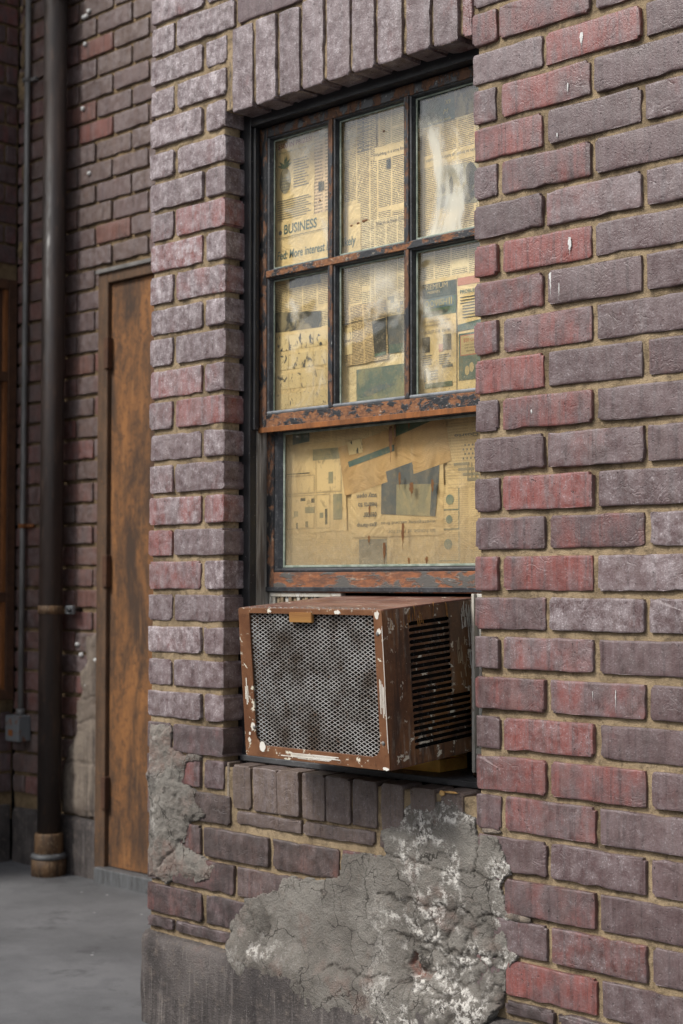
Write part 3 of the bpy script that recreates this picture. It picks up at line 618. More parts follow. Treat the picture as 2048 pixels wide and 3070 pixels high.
def h_main(X, Z, sdf):
    e = np.clip(sdf / 0.04, 0, 1); e = e * e * (3 - 2 * e)
    lowb = np.clip((0.262 - Z) / 0.062, 0, 1); lowb = lowb * lowb * (3 - 2 * lowb)
    thick = (0.0004 + 0.0042 * e) * (1 - lowb) + 0.0285 * lowb
    d1, dv = voro(X, Z)
    rub = np.clip((0.43 - Z) / 0.08, 0, 1) * np.clip((X + 0.22) / 0.08, 0, 1) + np.clip((0.34 - Z) / 0.05, 0, 1) * np.clip((-0.53 - X) / 0.05, 0, 1)
    rub = np.clip(rub, 0, 1) * np.clip((fbm(X, Z, 9, 2, 71) - 0.30) / 0.15, 0, 1)
    gro = np.exp(-(dv / 0.0035) ** 2)
    cr = np.zeros(X.shape)
    for i, l in enumerate(CR): cr = np.maximum(cr, crackline(X, Z, l, 0.0019, 40 + i))
    H = thick + (fbm(X, Z, 14, 4, 11) - 0.5) * 0.005 + (fbm(X, Z, 60, 3, 12, 0.7) - 0.5) * 0.004
    H = H + rub * (0.003 * np.clip(1 - d1 / 0.035, 0, 1) - 0.0045 * gro) * (1 - 0.6 * lowb) - 0.0045 * cr
    hole = poly_sdf(X, Z, [(-0.15, 0.297), (-0.172, 0.268), (-0.155, 0.248), (-0.112, 0.244), (-0.10, 0.262), (-0.135, 0.265)]) + (fbm(X, Z, 60, 3, 88) - 0.5) * 0.008
    hm = np.clip((hole + 0.001) / 0.005, 0, 1)
    H = H * (1 - hm) + hm * (-0.0045 + (fbm(X, Z, 90, 2, 4) - 0.5) * 0.006)
    H = np.where((sdf < 0.006) & (Z > 0.23), np.minimum(H, 0.001 + sdf), H); H = H - 0.004 * lowb * np.clip(1 - sdf / 0.05, 0, 1)
    # loose white paint, mostly right of the middle; brick-red scars; dirt in the cracks
    wz = np.clip((X + 0.30) / 0.12, 0, 1) * np.clip((0.62 - Z) / 0.05, 0, 1) * np.clip((fbm(X, Z, 17, 3, 55) - 0.40) / 0.14, 0, 1) + np.exp(-((X + 0.10) / 0.09) ** 2 - ((Z - 0.575) / 0.016) ** 2) + np.exp(-((X + 0.62) / 0.09) ** 2 - ((Z - 0.22) / 0.04) ** 2) * 0.7
    red = np.clip((fbm(X, Z, 15, 3, 91) - 0.66) / 0.08, 0, 1) * 0.2 + hm
    dirt = np.clip(cr * 0.8 + rub * gro * 0.6, 0, 0.85) * (1 - hm)
    return H, np.stack([np.clip(wz, 0, 1), np.clip(red, 0, 1), dirt], -1)
main_poly = [(-0.19, 0.562), (-0.159, 0.588), (-0.109, 0.592), (-0.06, 0.598), (-0.031, 0.574), (-0.002, 0.569), (0.002, 0.538), (0.053, 0.54), (0.071, 0.506), (0.092, 0.477), (0.064, 0.459), (0.062, 0.413), (0.138, 0.403), (0.098, 0.387), (0.066, 0.383), (0.075, 0.334), (0.106, 0.329), (0.07, 0.291), (0.07, 0.26), (0.065, 0.238), (0.045, 0.195), (-0.03, 0.15), (-0.14, 0.12), (-0.30, 0.135), (-0.45, 0.11), (-0.55, 0.14), (-0.60, 0.15), (-0.66, 0.165), (-0.70, 0.195), (-0.712, 0.255), (-0.675, 0.300), (-0.66, 0.326), (-0.556, 0.357), (-0.548, 0.383), (-0.514, 0.391), (-0.41, 0.401), (-0.37, 0.41), (-0.362, 0.462), (-0.236, 0.468), (-0.250, 0.518), (-0.20, 0.536)]
heightpatch('cement_render', main_poly, 0.0034, h_main, MAT['conc'], fw, 0.009, 0.014, 3)
def h_left(X, Z, sdf):
    e = np.clip(sdf / 0.02, 0, 1); H = 0.0005 + 0.005 * e * (3 - 2 * e) * e + (fbm(X, Z, 16, 4, 61) - 0.5) * 0.009 + (fbm(X, Z, 60, 3, 62, 0.75) - 0.5) * 0.010
    H = H + np.exp(-((X + 0.985) / 0.012) ** 2 - ((Z - 0.56) / 0.025) ** 2) * 0.014 - 0.006 * crackline(X, Z, [(-0.95, 0.36), (-0.90, 0.40), (-0.88, 0.42)], 0.003, 7) - 0.004 * crackline(X, Z, [(-0.90, 0.62), (-0.905, 0.55), (-0.895, 0.50)], 0.003, 8)
    H = H - np.clip((PL + 0.014 - X) / 0.014, 0, 1) ** 2 * 0.02
    H = np.where(sdf < 0.006, np.minimum(H, 0.002 + sdf), H)
    wz = np.clip((-0.955 - X) / 0.03, 0, 1) * np.clip((fbm(X, Z, 20, 3, 15) - 0.42) / 0.15, 0, 1)
    red = np.clip((fbm(X, Z, 11, 3, 19) - 0.46) / 0.14, 0, 1) * 0.32
    return H, np.stack([wz, red, np.zeros(X.shape)], -1)
left_poly = [(-1.010, 0.686), (-0.912, 0.688), (-0.915, 0.637), (-0.874, 0.627), (-0.816, 0.625), (-0.812, 0.612), (-0.862, 0.602), (-0.868, 0.560), (-0.825, 0.542), (-0.832, 0.518), (-0.791, 0.492), (-0.852, 0.468), (-0.855, 0.442), (-0.872, 0.414), (-0.814, 0.403), (-0.76, 0.385), (-0.764, 0.352), (-0.81, 0.338), (-0.885, 0.338), (-0.934, 0.319), (-0.969, 0.327), (-1.008, 0.336), (-1.016, 0.39), (-1.008, 0.451), (-1.006, 0.483), (-1.013, 0.59)]
heightpatch('cement_render', left_poly, 0.0034, h_left, MAT['conc'], fw, 0.007, 0.03, 8)
def lump(name, x, z, sx, sz, mat, parent, y=-0.004, seed=0, dep=0.007):
    bm = bmesh.new(); bmesh.ops.create_icosphere(bm, subdivisions=2, radius=1); r_ = random.Random(seed)
    for v in bm.verts: v.co *= r_.uniform(0.82, 1.12); v.co = Vector((x + v.co.x * sx, y + v.co.y * dep, z + v.co.z * sz))
    return put(name, mesh_bm(bm, name, mat, True), parent)
lump('mortar_lump', 0.032, 0.548, 0.026, 0.006, MAT['conc_back'], fw, 0.005, 1); lump('mortar_lump', 0.095, 0.396, 0.036, 0.009, MAT['conc_back'], fw, 0.003, 2)
def streak(name, x, z0, z1, w, mat, parent, y, seed):
    """a drip: round head, thin tail, slight body"""
    r_ = random.Random(seed); n = 14; L = []; Rr = []
    for i in range(n):
        t = i / (n - 1); ww = w * (math.sin(math.pi * min(1, t * 1.15 + 0.12)) ** 0.6 * (1 - 0.55 * t) + 0.08) * r_.uniform(0.8, 1.2); xx = x + r_.uniform(-1, 1) * w * 0.12; z = z1 + (z0 - z1) * t
        L.append((xx - ww / 2, z)); Rr.append((xx + ww / 2, z))
    V = []; F = []
    for (a, z), (b, _) in zip(L, Rr): V += [(a, y, z), ((a + b) / 2, y - 0.0007, z), (b, y, z)]
    for i in range(n - 1):
        for k in range(2): F.append((3 * i + k, 3 * i + k + 1, 3 * i + 4 + k, 3 * i + 3 + k))
    return put(name, mesh_pd(V, F, name, mat, True), parent)

# ------------------------------------------------------------------ sash window
win = thing('sash_window', 'tall six-over-one sash window with rust-flaked black frame, newspaper behind its dirty glass', 'window', (-0.367, 0.1, 0.61))
XL, XR = -0.7335, 0.0; CX = -0.3668
fr = boxes('frame', [(-0.766, -0.7125, 0.0585, 0.079, 0.60, 2.12), (-0.021, 0.042, 0.0585, 0.079, 0.60, 2.12), (-0.7125, -0.021, 0.0585, 0.079, 2.0585, 2.12)], MAT['black'], win, 0.0015)
boxes('jamb_liner', [(-0.766, -0.7135, 0.0795, 0.20, 1.362, 2.12)], MAT['black'], fr, 0.001)
boxes('jamb_liner', [(-0.766, -0.7127, 0.0795, 0.20, 0.60, 1.361)], MAT['liner'], fr, 0.001)
boxes('jamb_liner', [(-0.0205, 0.042, 0.0795, 0.20, 0.60, 2.12)], MAT['black'], fr, 0.001)
boxes('head_liner', [(-0.7135, -0.0205, 0.0795, 0.20, 2.0595, 2.12)], MAT['black'], fr, 0.001)
boxes('sill', [(-0.731, -0.001, 0.047, 0.20, 0.6165, 0.6295)], MAT['sill'], win, 0.002)
boxes('stop_bead', [(-0.7125, -0.7045, 0.066, 0.0795, 1.362, 2.058)], MAT['black'], fr, 0.002)
def sash(name, z0, z1, yf, yg, bot, top, mats, muntins=False):
    x0, x1 = -0.7035 if muntins else -0.7115, -0.028; sw = 0.024
    x0 = -0.7115
    s = boxes(name, [(x0, x0 + sw, yf, yg + 0.012, z0, z1)], mats[0], win, 0.0015)     # left stile is the part's own mesh
    boxes('stile', [(x1 - sw, x1, yf, yg + 0.012, z0, z1)], mats[0], s)
    boxes('bottom_rail', [(x0 + sw + 0.0004, x1 - sw - 0.0004, yf - 0.0006, yg + 0.012, z0, z0 + bot)], mats[1], s)
    boxes('top_rail', [(x0 + sw + 0.0004, x1 - sw - 0.0004, yf - 0.0004, yg + 0.012, z1 - top, z1)], mats[0], s)
    gx0, gx1, gz0, gz1 = x0 + sw, x1 - sw, z0 + bot, z1 - top
    def bead(a, b, c, d, e=0.016, mat='moulding', m2='putty'):
        # sloping glazing bead round one light: from the face in to the glass
        O_ = [(a, yf + 0.003, c), (b, yf + 0.003, c), (b, yf + 0.003, d), (a, yf + 0.003, d)]; I_ = [(a + e, yg - 0.0025, c + e * 0.6), (b - e, yg - 0.0025, c + e * 0.6), (b - e, yg - 0.0025, d - e * 0.6), (a + e, yg - 0.0025, d - e * 0.6)]
        M_ = [(a + e * 0.55, yf + 0.004, c + e * 0.33), (b - e * 0.55, yf + 0.004, c + e * 0.33), (b - e * 0.55, yf + 0.004, d - e * 0.33), (a + e * 0.55, yf + 0.004, d - e * 0.33)]
        V = O_ + M_ + I_; F = [(k + o, (k + 1) % 4 + o, (k + 1) % 4 + o + 4, k + o + 4) for o in (0, 4) for k in range(4)]
        return put('glazing_bead', mesh_pd(V, F, 'glazing_bead', MAT[mat]), s)
    def puttyline(a, b, c, d, w=0.0035):
        boxes('putty', [(a, a + w, yg - 0.004, yg - 0.0005, c, d), (b - w, b, yg - 0.004, yg - 0.0005, c, d), (a + w, b - w, yg - 0.004, yg - 0.0005, c, c + w), (a + w, b - w, yg - 0.004, yg - 0.0005, d - w, d)], MAT['putty'], s, 0.0006, 1)
    def pane(a, b, c, d, mat):
        boxes('pane', [(a, b, yg, yg + 0.003, c, d)], mat, s, 0)
    if muntins:
        mx = [-0.4795, -0.2540]; mzc = 1.7175; mw = 0.0125; mh = 0.0150
        for m_ in mx:
            boxes('muntin', [(m_ - mw / 2, m_ + mw / 2, yf - 0.001, yg + 0.010, gz0 + 0.0004, mzc - mh / 2 - 0.0003)], MAT['rust'], s, 0.001)
            boxes('muntin', [(m_ - mw / 2, m_ + mw / 2, yf - 0.001, yg + 0.010, mzc + mh / 2 + 0.0003, gz1 - 0.0004)], MAT['rust'], s, 0.001)
        boxes('muntin', [(gx0 + 0.0004, gx1 - 0.0004, yf - 0.002, yg + 0.010, mzc - mh / 2, mzc + mh / 2)], MAT['rust_rail'], s, 0.001)
        xe = [gx0] + [q for m_ in mx for q in (m_ - mw / 2, m_ + mw / 2)] + [gx1]; ze = [gz0, mzc - mh / 2, mzc + mh / 2, gz1]
        for i in (0, 2, 4):
            for j in (0, 2):
                a, b, c, d = xe[i], xe[i + 1], ze[j], ze[j + 1]
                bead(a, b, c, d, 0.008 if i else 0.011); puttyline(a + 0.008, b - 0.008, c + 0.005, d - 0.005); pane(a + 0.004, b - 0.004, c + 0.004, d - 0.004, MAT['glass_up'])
    else:
        bead(gx0, gx1, gz0, gz1, 0.018); puttyline(gx0 + 0.018, gx1 - 0.018, gz0 + 0.0108, gz1 - 0.0108, 0.005); pane(gx0 + 0.004, gx1 - 0.004, gz0 + 0.004, gz1 - 0.004, MAT['glass_lo'])
    if muntins: boxes('weather_bead', [(x0 + sw, x1 - sw, yf + 0.001, yf + 0.0105, gz0 + 0.0002, gz0 + 0.008)], MAT['grey_bead'], s, 0.003)
    else: boxes('weather_bead', [(x0 + sw, x1 - sw, yf + 0.001, yf + 0.010, gz0 + 0.0002, gz0 + 0.009)], MAT['moulding'], s, 0.003)
    return s
up = sash('upper_sash', 1.3595, 2.0575, 0.085, 0.103, 0.037, 0.024, (MAT['rust'], MAT['rust_rail']), True)
up['label'] = 'upper sash of six small panes'
boxes('rail_lip', [(-0.711, -0.0285, 0.0822, 0.0843, 1.356, 1.368)], MAT['orange'], up, 0.001)
lo = sash('lower_sash', 0.994, 1.398, 0.109, 0.126, 0.045, 0.03, (MAT['rust'], MAT['rust_low']))
lo['label'] = 'lower sash with one large dirty pane'
boxes('drip_groove', [(-0.711, -0.0285, 0.1062, 0.1088, 0.996, 1.006)], MAT['moulding'], lo, 0.001)
for i, (x, a, b, w) in enumerate([(-0.338, 1.272, 1.349, 0.011), (-0.325, 1.305, 1.352, 0.006), (-0.312, 1.213, 1.249, 0.007), (-0.278, 1.194, 1.226, 0.013), (-0.219, 1.195, 1.230, 0.008), (-0.303, 1.084, 1.141, 0.008), (-0.357, 1.055, 1.101, 0.009), (-0.286, 1.050, 1.068, 0.007), (-0.236, 1.050, 1.070, 0.008), (-0.40, 1.155, 1.182, 0.006), (-0.402, 1.096, 1.117, 0.006), (-0.285, 1.335, 1.352, 0.006)]):
    streak('rust_drip', x, a, b, w, MAT['drip'], lo, 0.1252, i)
for i, (x, z, r_) in enumerate([(-0.432, 1.792, 0.004), (-0.412, 1.794, 0.005), (-0.395, 1.796, 0.006), (-0.388, 1.797, 0.005), (-0.53, 1.865, 0.003), (-0.335, 1.98, 0.004)]):
    lump('rust_blister', x, z, r_, r_ * 0.55, MAT['drip'], up, 0.1022, i, 0.001)

# ------------------------------------------------------------------ newspaper sheets taped behind the glass
PM = {}
def pmat(cw, pitch, tone, ink):
    k = (cw, pitch, tone, ink)
    if k not in PM: PM[k] = M_paper(cw, pitch, tone, ink, 'newsprint')
    return PM[k]
TAN = (0.75, 0.565, 0.28); ORA = (0.69, 0.50, 0.25); PALE = (0.80, 0.64, 0.36); PINK = (0.74, 0.53, 0.32)
INK = dict(k=M_ink('ink_black', (0.05, 0.05, 0.045)), grey=M_ink('ink_grey', (0.11, 0.12, 0.11), 0.4), red=M_ink('ink_red', (0.30, 0.085, 0.055), 0.4), teal=M_ink('ink_teal', (0.085, 0.135, 0.115), 0.35), green=M_ink('ink_green', (0.075, 0.125, 0.075), 0.3), dgreen=M_ink('ink_dark_green', (0.045, 0.065, 0.055), 0.3), gold=M_ink('ink_yellow', (0.45, 0.36, 0.10), 0.2), coral=M_ink('ink_coral', (0.48, 0.19, 0.12), 0.4), pale=M_ink('ink_reversed', (0.50, 0.38, 0.19), 0.2), dgrey=M_ink('ink_slate', (0.10, 0.11, 0.11), 0.25), blue=M_ink('ink_blue', (0.10, 0.15, 0.16), 0.4), lgrey=M_ink('ink_pale_grey', (0.25, 0.22, 0.15), 0.4))
PH = dict(f=M_photo('faded_cartoon', (0.42, 0.31, 0.16), (0.66, 0.475, 0.235), 55, (0.34, 0.46)), a=M_photo(), b=M_photo('newsphoto_dark', (0.03, 0.033, 0.03), (0.13, 0.115, 0.075), 30, (0.48, 0.62)), c=M_photo('comic_ink', (0.05, 0.05, 0.045), (0.66, 0.50, 0.25), 60, (0.36, 0.44)), d=M_photo('sea_print', (0.10, 0.16, 0.14), (0.30, 0.29, 0.17), 16, (0.40, 0.66)), e=M_photo('light_print', (0.24, 0.22, 0.14), (0.42, 0.33, 0.17), 18, (0.35, 0.7)))
def sheet(label, x0, x1, z0, z1, y, cw=0.042, pitch=0.0039, tone=TAN, ink=0.55, rot=0.0, seed=0, poly=None):
    cx, cz = (x0 + x1) / 2, (z0 + z1) / 2; r_ = random.Random(seed); n = 10; V = []; UV = []; F = []
    ca, sa = math.cos(R(rot)), math.sin(R(rot))
    p1, p2 = r_.uniform(0, 6), r_.uniform(0, 6)
    for i in range(n + 1):
        for j in range(n + 1):
            u, v = (x1 - x0) * (i / n - 0.5), (z1 - z0) * (j / n - 0.5); e = 0.0012 if i in (0, n) or j in (0, n) else 0
            V.append((u * ca - v * sa + r_.uniform(-e, e), 0.0003 * math.sin(40 * u + p1) * math.cos(33 * v + p2), u * sa + v * ca + r_.uniform(-e, e))); UV.append((u + seed * 0.137 + 1, v + 1 + seed * 0.071))
    for i in range(n):
        for j in range(n): F.append((i * (n + 1) + j, (i + 1) * (n + 1) + j, (i + 1) * (n + 1) + j + 1, i * (n + 1) + j + 1))
    me = mesh_pd(V, F, 'newspaper_sheet', pmat(cw, pitch, tone, ink)); uvl = me.uv_layers.new(name='uv')
    for lp in me.loops: uvl.data[lp.index].uv = UV[lp.vertex_index]
    o = bpy.data.objects.new('newspaper_sheet', me); COL.objects.link(o); o.location = (cx, y, cz)
    return tag(o, label, 'newspaper', 'newspapers taped behind the window glass')
def pr(s, pts, mat, name='printed_block', lift=0.0007):
    c = s.location; me = mesh_pd([(x - c.x, -lift, z - c.z) for x, z in pts], [tuple(range(len(pts)))], name, mat)
    o = bpy.data.objects.new(name, me); COL.objects.link(o); o.parent = s; return o
def prr(s, x0, x1, z0, z1, mat, name='printed_block', lift=0.0007): return pr(s, [(x0, z0), (x1, z0), (x1, z1), (x0, z1)], mat, name, lift)
def txt(s, body, x, z, w, h, mat, rot=0, bold=0.0, shear=0.0, lift=0.0012, name='headline'):
    cu = bpy.data.curves.new('t', 'FONT'); cu.body = body; cu.size = 1; cu.offset = bold; cu.shear = shear; cu.resolution_u = 3; cu.fill_mode = 'FRONT'
    o = bpy.data.objects.new('t', cu); COL.objects.link(o); dg = bpy.context.evaluated_depsgraph_get(); me = bpy.data.meshes.new_from_object(o.evaluated_get(dg))
    bpy.data.objects.remove(o); bpy.data.curves.remove(cu)
    xs = [v.co.x for v in me.vertices]; ys = [v.co.y for v in me.vertices]; a0, a1, b0, b1 = min(xs), max(xs), min(ys), max(ys); c = s.location; ca, sa = math.cos(R(rot)), math.sin(R(rot))
    for v in me.vertices:
        u, t = (v.co.x - a0) / (a1 - a0) * w, (v.co.y - b0) / (b1 - b0) * h
        v.co = (x + u * ca - t * sa - c.x, -lift, z + u * sa + t * ca - c.z)
    me.materials.clear(); me.materials.append(mat)
    ob = bpy.data.objects.new(name, me); COL.objects.link(ob); ob.parent = s; return ob
Y0 = 0.1185
# -- upper window, from the back forward
sheet('plain full newspaper page at the back behind the upper left and middle panes', -0.712, -0.35, 1.375, 2.055, Y0 + 0.003, tone=TAN, ink=0.4, seed=1)
sheet('plain full newspaper page at the back behind the upper right panes', -0.352, -0.03, 1.375, 2.055, Y0 + 0.0035, tone=PALE, ink=0.4, seed=2)
s = sheet('prize advertisement with a pineapple drawing, behind the top pane by the left jamb', -0.704, -0.565, 1.84, 2.05, Y0, cw=0.058, tone=TAN, ink=0.0, seed=3)
txt(s, "WE'RE GIVING AWAY", -0.683, 2.0265, 0.110, 0.009, INK['green'], 0, 0.012)
txt(s, "$500 IN PRIZES!", -0.684, 2.009, 0.112, 0.0135, INK['red'], 0, 0.02)
txt(s, "to our lucky subscribers", -0.682, 1.9985, 0.10, 0.005, INK['teal'])
for i, (dx, dz, a) in enumerate([(0, 0, 90), (-0.008, -0.004, 140), (0.008, -0.003, 45), (-0.010, -0.010, 165), (0.011, -0.009, 18), (0, -0.006, 75)]):
    ca, sa = math.cos(R(a)), math.sin(R(a)); bx_, bz = -0.660, 1.966
    pr(s, [(bx_ - sa * 0.003, bz + ca * 0.003), (bx_ + ca * 0.012 - sa * 0.004, bz + sa * 0.012 + ca * 0.004), (bx_ + ca * 0.026, bz + sa * 0.026), (bx_ + ca * 0.012 + sa * 0.003, bz + sa * 0.012 - ca * 0.003), (bx_ + sa * 0.003, bz - ca * 0.003)], INK['green'], 'printed_leaf', 0.0012 + i * 0.0001)
pr(s, [(-0.660 + 0.019 * math.cos(t), 1.935 + 0.030 * math.sin(t)) for t in np.linspace(0, 6.28, 22)[:-1]], INK['lgrey'], 'printed_pineapple')
for k in range(5): prr(s, -0.674 + 0.002 * (k in (0, 4)), -0.646, 1.913 + k * 0.007, 1.9145 + k * 0.007, INK['dgrey'], 'printed_line', 0.0010)
for k in range(11): prr(s, -0.632, -0.582 - 0.006 * ((k * 7) % 3), 1.915 + k * 0.0062, 1.9168 + k * 0.0062, INK['dgrey'], 'printed_line', 0.0010)
for k in range(9): prr(s, -0.686, -0.590 + 0.008 * ((k * 5) % 3), 1.8475 + k * 0.0052, 1.849 + k * 0.0052, INK['grey'], 'printed_line', 0.0010)
s = sheet('strip of newspaper with text lines beside the pineapple advertisement', -0.567, -0.487, 1.83, 2.05, Y0 + 0.001, cw=0.07, pitch=0.0075, tone=PINK, ink=0.45, seed=4)
txt(s, "Beac", -0.549, 2.012, 0.028, 0.009, INK['grey'], 0, 0.01); prr(s, -0.552, -0.534, 1.892, 1.912, PH['b'], 'printed_photo')
s = sheet('business page with large headings BUSINESS and Fed: More interest hikes likely', -0.706, -0.415, 1.58, 1.842, Y0 - 0.0015, cw=0.047, tone=TAN, ink=0.55, seed=5)
prr(s, -0.70, -0.418, 1.738, 1.841, pmat(0.5, 0.5, TAN, 0.0), 'blank_band', 0.0006)
txt(s, "BUSINESS", -0.662, 1.8105, 0.108, 0.0225, INK['teal'], 0, 0.02, 0.06)
pr(s, [(-0.674 + 0.0055 * math.cos(t), 1.8165 + 0.0055 * math.sin(t)) for t in np.linspace(0, 6.28, 14)[:-1]], INK['dgrey'], 'printed_dot', 0.0012)
prr(s, -0.68, -0.49, 1.8035, 1.8045, INK['grey'], 'printed_rule', 0.0012); prr(s, -0.68, -0.49, 1.8005, 1.801, INK['grey'], 'printed_rule', 0.0012)
txt(s, "Fed: More interest hikes likely", -0.684, 1.7475, 0.252, 0.026, INK['teal'], 0, 0.018, 0.15)
pr(s, [(-0.643, 1.684), (-0.542, 1.684), (-0.542, 1.737), (-0.643, 1.737)], PH['b'], 'printed_photo', 0.0013)
pr(s, [(-0.690, 1.588), (-0.539, 1.584), (-0.539, 1.620), (-0.690, 1.635)], PH['a'], 'printed_photo', 0.0013)
s = sheet('comic strip page behind the lower pane by the left jamb', -0.706, -0.487, 1.375, 1.586, Y0 - 0.0024, cw=0.3, tone=TAN, ink=0.0, seed=6, rot=-1)
for r_i in range(4):
    for c_i in range(4):
        x, z = -0.684 + c_i * 0.0405, 1.555 - r_i * 0.044
        prr(s, x, x + 0.0385, z - 0.012, z + 0.022, PH['c'], 'comic_panel', 0.0009)
s = sheet('page of narrow text columns behind the top middle pane', -0.492, -0.372, 1.79, 2.05, Y0 - 0.0008, cw=0.040, tone=TAN, ink=0.62, seed=7)
prr(s, -0.47, -0.452, 1.965, 1.99, PH['a'], 'printed_photo')
for k in range(9):
    prr(s, -0.43, -0.385, 1.955 + k * 0.0085, 1.9562 + k * 0.0085, INK['k'], 'table_rule', 0.0011); prr(s, -0.4125, -0.4085, 1.957 + k * 0.0085, 1.9605 + k * 0.0085, INK['k'], 'table_mark', 0.0011)
s = sheet('page headed Wedding is a time for, behind the top middle pane', -0.379, -0.262, 1.795, 1.955, Y0 - 0.002, cw=0.041, tone=TAN, ink=0.68, seed=8)
prr(s, -0.375, -0.27, 1.925, 1.954, pmat(0.5, 0.5, TAN, 0.0), 'blank_band', 0.0006)
txt(s, "Wedding is a time for", -0.376, 1.9325, 0.088, 0.009, INK['k'], 0, 0.0, 0.0); prr(s, -0.340, -0.327, 1.902, 1.922, PH['b'], 'printed_photo', 0.0011)
s = sheet('crossword clue page headed New York Times Crossword', -0.377, -0.262, 1.585, 1.797, Y0 - 0.0026, cw=0.033, pitch=0.0034, tone=PALE, ink=0.6, seed=9)
txt(s, "New York Times Crossword", -0.369, 1.784, 0.105, 0.0065, INK['k'], 0, 0.005)
for k in range(6):
    prr(s, -0.3375, -0.291, 1.589 + k * 0.0072, 1.5895 + k * 0.0072, INK['k'], 'crossword_line', 0.0011); prr(s, -0.3365 + k * 0.009, -0.336 + k * 0.009, 1.589, 1.626, INK['k'], 'crossword_line', 0.0012)
for k, j in ((0, 4), (1, 4), (1, 3), (4, 2), (3, 0)): prr(s, -0.3365 + k * 0.009, -0.3275 + k * 0.009, 1.589 + j * 0.0072, 1.5962 + j * 0.0072, INK['dgrey'], 'crossword_square', 0.0010)
s = sheet('text page behind the lower middle pane, its foot hidden by a torn scrap', -0.496, -0.372, 1.58, 1.80, Y0 - 0.0012, cw=0.035, tone=PALE, ink=0.55, seed=10)
s = sheet('page with a large faded blue-green picture of a fish-shaped boat', -0.495, -0.262, 1.378, 1.588, Y0 - 0.0003, cw=0.5, pitch=0.5, tone=PALE, ink=0.0, seed=11)
prr(s, -0.432, -0.27, 1.405, 1.478, PH['d'], 'printed_picture'); pr(s, [(-0.415, 1.418), (-0.40, 1.432), (-0.36, 1.440), (-0.315, 1.437), (-0.35, 1.428), (-0.39, 1.418)], INK['blue'], 'printed_boat', 0.0012)
pr(s, [(-0.345, 1.503), (-0.262, 1.503), (-0.262, 1.583), (-0.345, 1.583)], INK['dgrey'], 'printed_picture', 0.001); prr(s, -0.345, -0.262, 1.503, 1.522, INK['teal'], 'printed_picture', 0.0013)
s = sheet('torn tilted scrap with a dark green photograph and a crossword corner', -0.468, -0.338, 1.49, 1.619, Y0 - 0.0040, cw=0.040, pitch=0.0034, tone=ORA, ink=0.7, rot=2.5, seed=12)
pr(s, [(-0.373, 1.499), (-0.340, 1.502), (-0.340, 1.582), (-0.381, 1.577)], PH['b'], 'printed_photo', 0.0012); pr(s, [(-0.373, 1.499), (-0.340, 1.502), (-0.340, 1.509), (-0.374, 1.506)], INK['green'], 'printed_lawn', 0.0015)
pr(s, [(-0.467, 1.5795), (-0.339, 1.5865), (-0.339, 1.5875), (-0.467, 1.5805)], INK['k'], 'printed_rule', 0.0013)
for k in range(4):
    prr(s, -0.369, -0.339, 1.5965 + k * 0.0066, 1.597 + k * 0.0066, INK['k'], 'crossword_line', 0.0013); prr(s, -0.369 + k * 0.0085, -0.3684 + k * 0.0085, 1.5965, 1.6168, INK['k'], 'crossword_line', 0.0014)
prr(s, -0.3465, -0.339, 1.5965, 1.6031, INK['k'], 'crossword_square', 0.0012)
for k in range(2): prr(s, -0.463, -0.44, 1.545 - k * 0.032, 1.572 - k * 0.032, PH['c'], 'printed_cartoon', 0.0012)
s = sheet('dark green advertisement with yellow numbers behind the top right pane', -0.254, -0.148, 1.969, 2.048, Y0 - 0.0021, cw=0.5, pitch=0.5, tone=(0.06, 0.09, 0.075), ink=0.0, seed=13)
txt(s, "open this fruit", -0.225, 2.022, 0.06, 0.007, INK['gold']); txt(s, "X9", -0.172, 2.005, 0.014, 0.009, INK['gold'], 0, 0.01); txt(s, "M", -0.178, 1.986, 0.014, 0.010, INK['gold'], 0, 0, 0.3); txt(s, "the issue or result", -0.222, 1.972, 0.065, 0.006, INK['gold'])
s = sheet('grey photograph page beside the dark green advertisement', -0.150, -0.03, 1.969, 2.05, Y0 - 0.0012, cw=0.5, pitch=0.5, tone=PALE, ink=0.0, seed=14); prr(s, -0.149, -0.032, 1.972, 2.048, PH['a'], 'printed_photo')
s = sheet('upside-down page with a photograph of dark figures behind the top right pane', -0.254, -0.03, 1.752, 1.972, Y0 - 0.0009, cw=0.047, tone=TAN, ink=0.55, seed=15)
prr(s, -0.25, -0.035, 1.882, 1.907, pmat(0.5, 0.5, TAN, 0.0), 'blank_band', 0.0006); txt(s, "socks to break up luxury, homeplan", -0.085, 1.901, 0.142, 0.0085, INK['dgrey'], 180, 0.0)
pr(s, [(-0.199, 1.79), (-0.05, 1.786), (-0.05, 1.867), (-0.196, 1.879)], PH['e'], 'printed_photo', 0.0010)
for i, (x, z, w_, h_) in enumerate([(-0.158, 1.828, 0.010, 0.050), (-0.105, 1.845, 0.030, 0.055), (-0.112, 1.81, 0.034, 0.04), (-0.182, 1.83, 0.016, 0.022), (-0.13, 1.85, 0.009, 0.045)]):
    pr(s, [(x + w_ / 2 * math.cos(t) * (1 + 0.2 * math.sin(3 * t + i)), z + h_ / 2 * math.sin(t)) for t in np.linspace(0, 6.28, 16)[:-1]], PH['b'], 'printed_figure', 0.0014 + i * 0.0001)
prr(s, -0.197, -0.165, 1.792, 1.815, INK['dgrey'], 'printed_table', 0.0013)
s = sheet('text page under the muntin behind the lower right pane', -0.254, -0.03, 1.635, 1.757, Y0 - 0.0004, cw=0.046, tone=PALE, ink=0.5, seed=16)
s = sheet('green theatre poster headed PREMIUM PRESENTS behind the lower right pane', -0.254, -0.1445, 1.378, 1.645, Y0 - 0.0016, cw=0.5, pitch=0.5, tone=TAN, ink=0.0, seed=17)
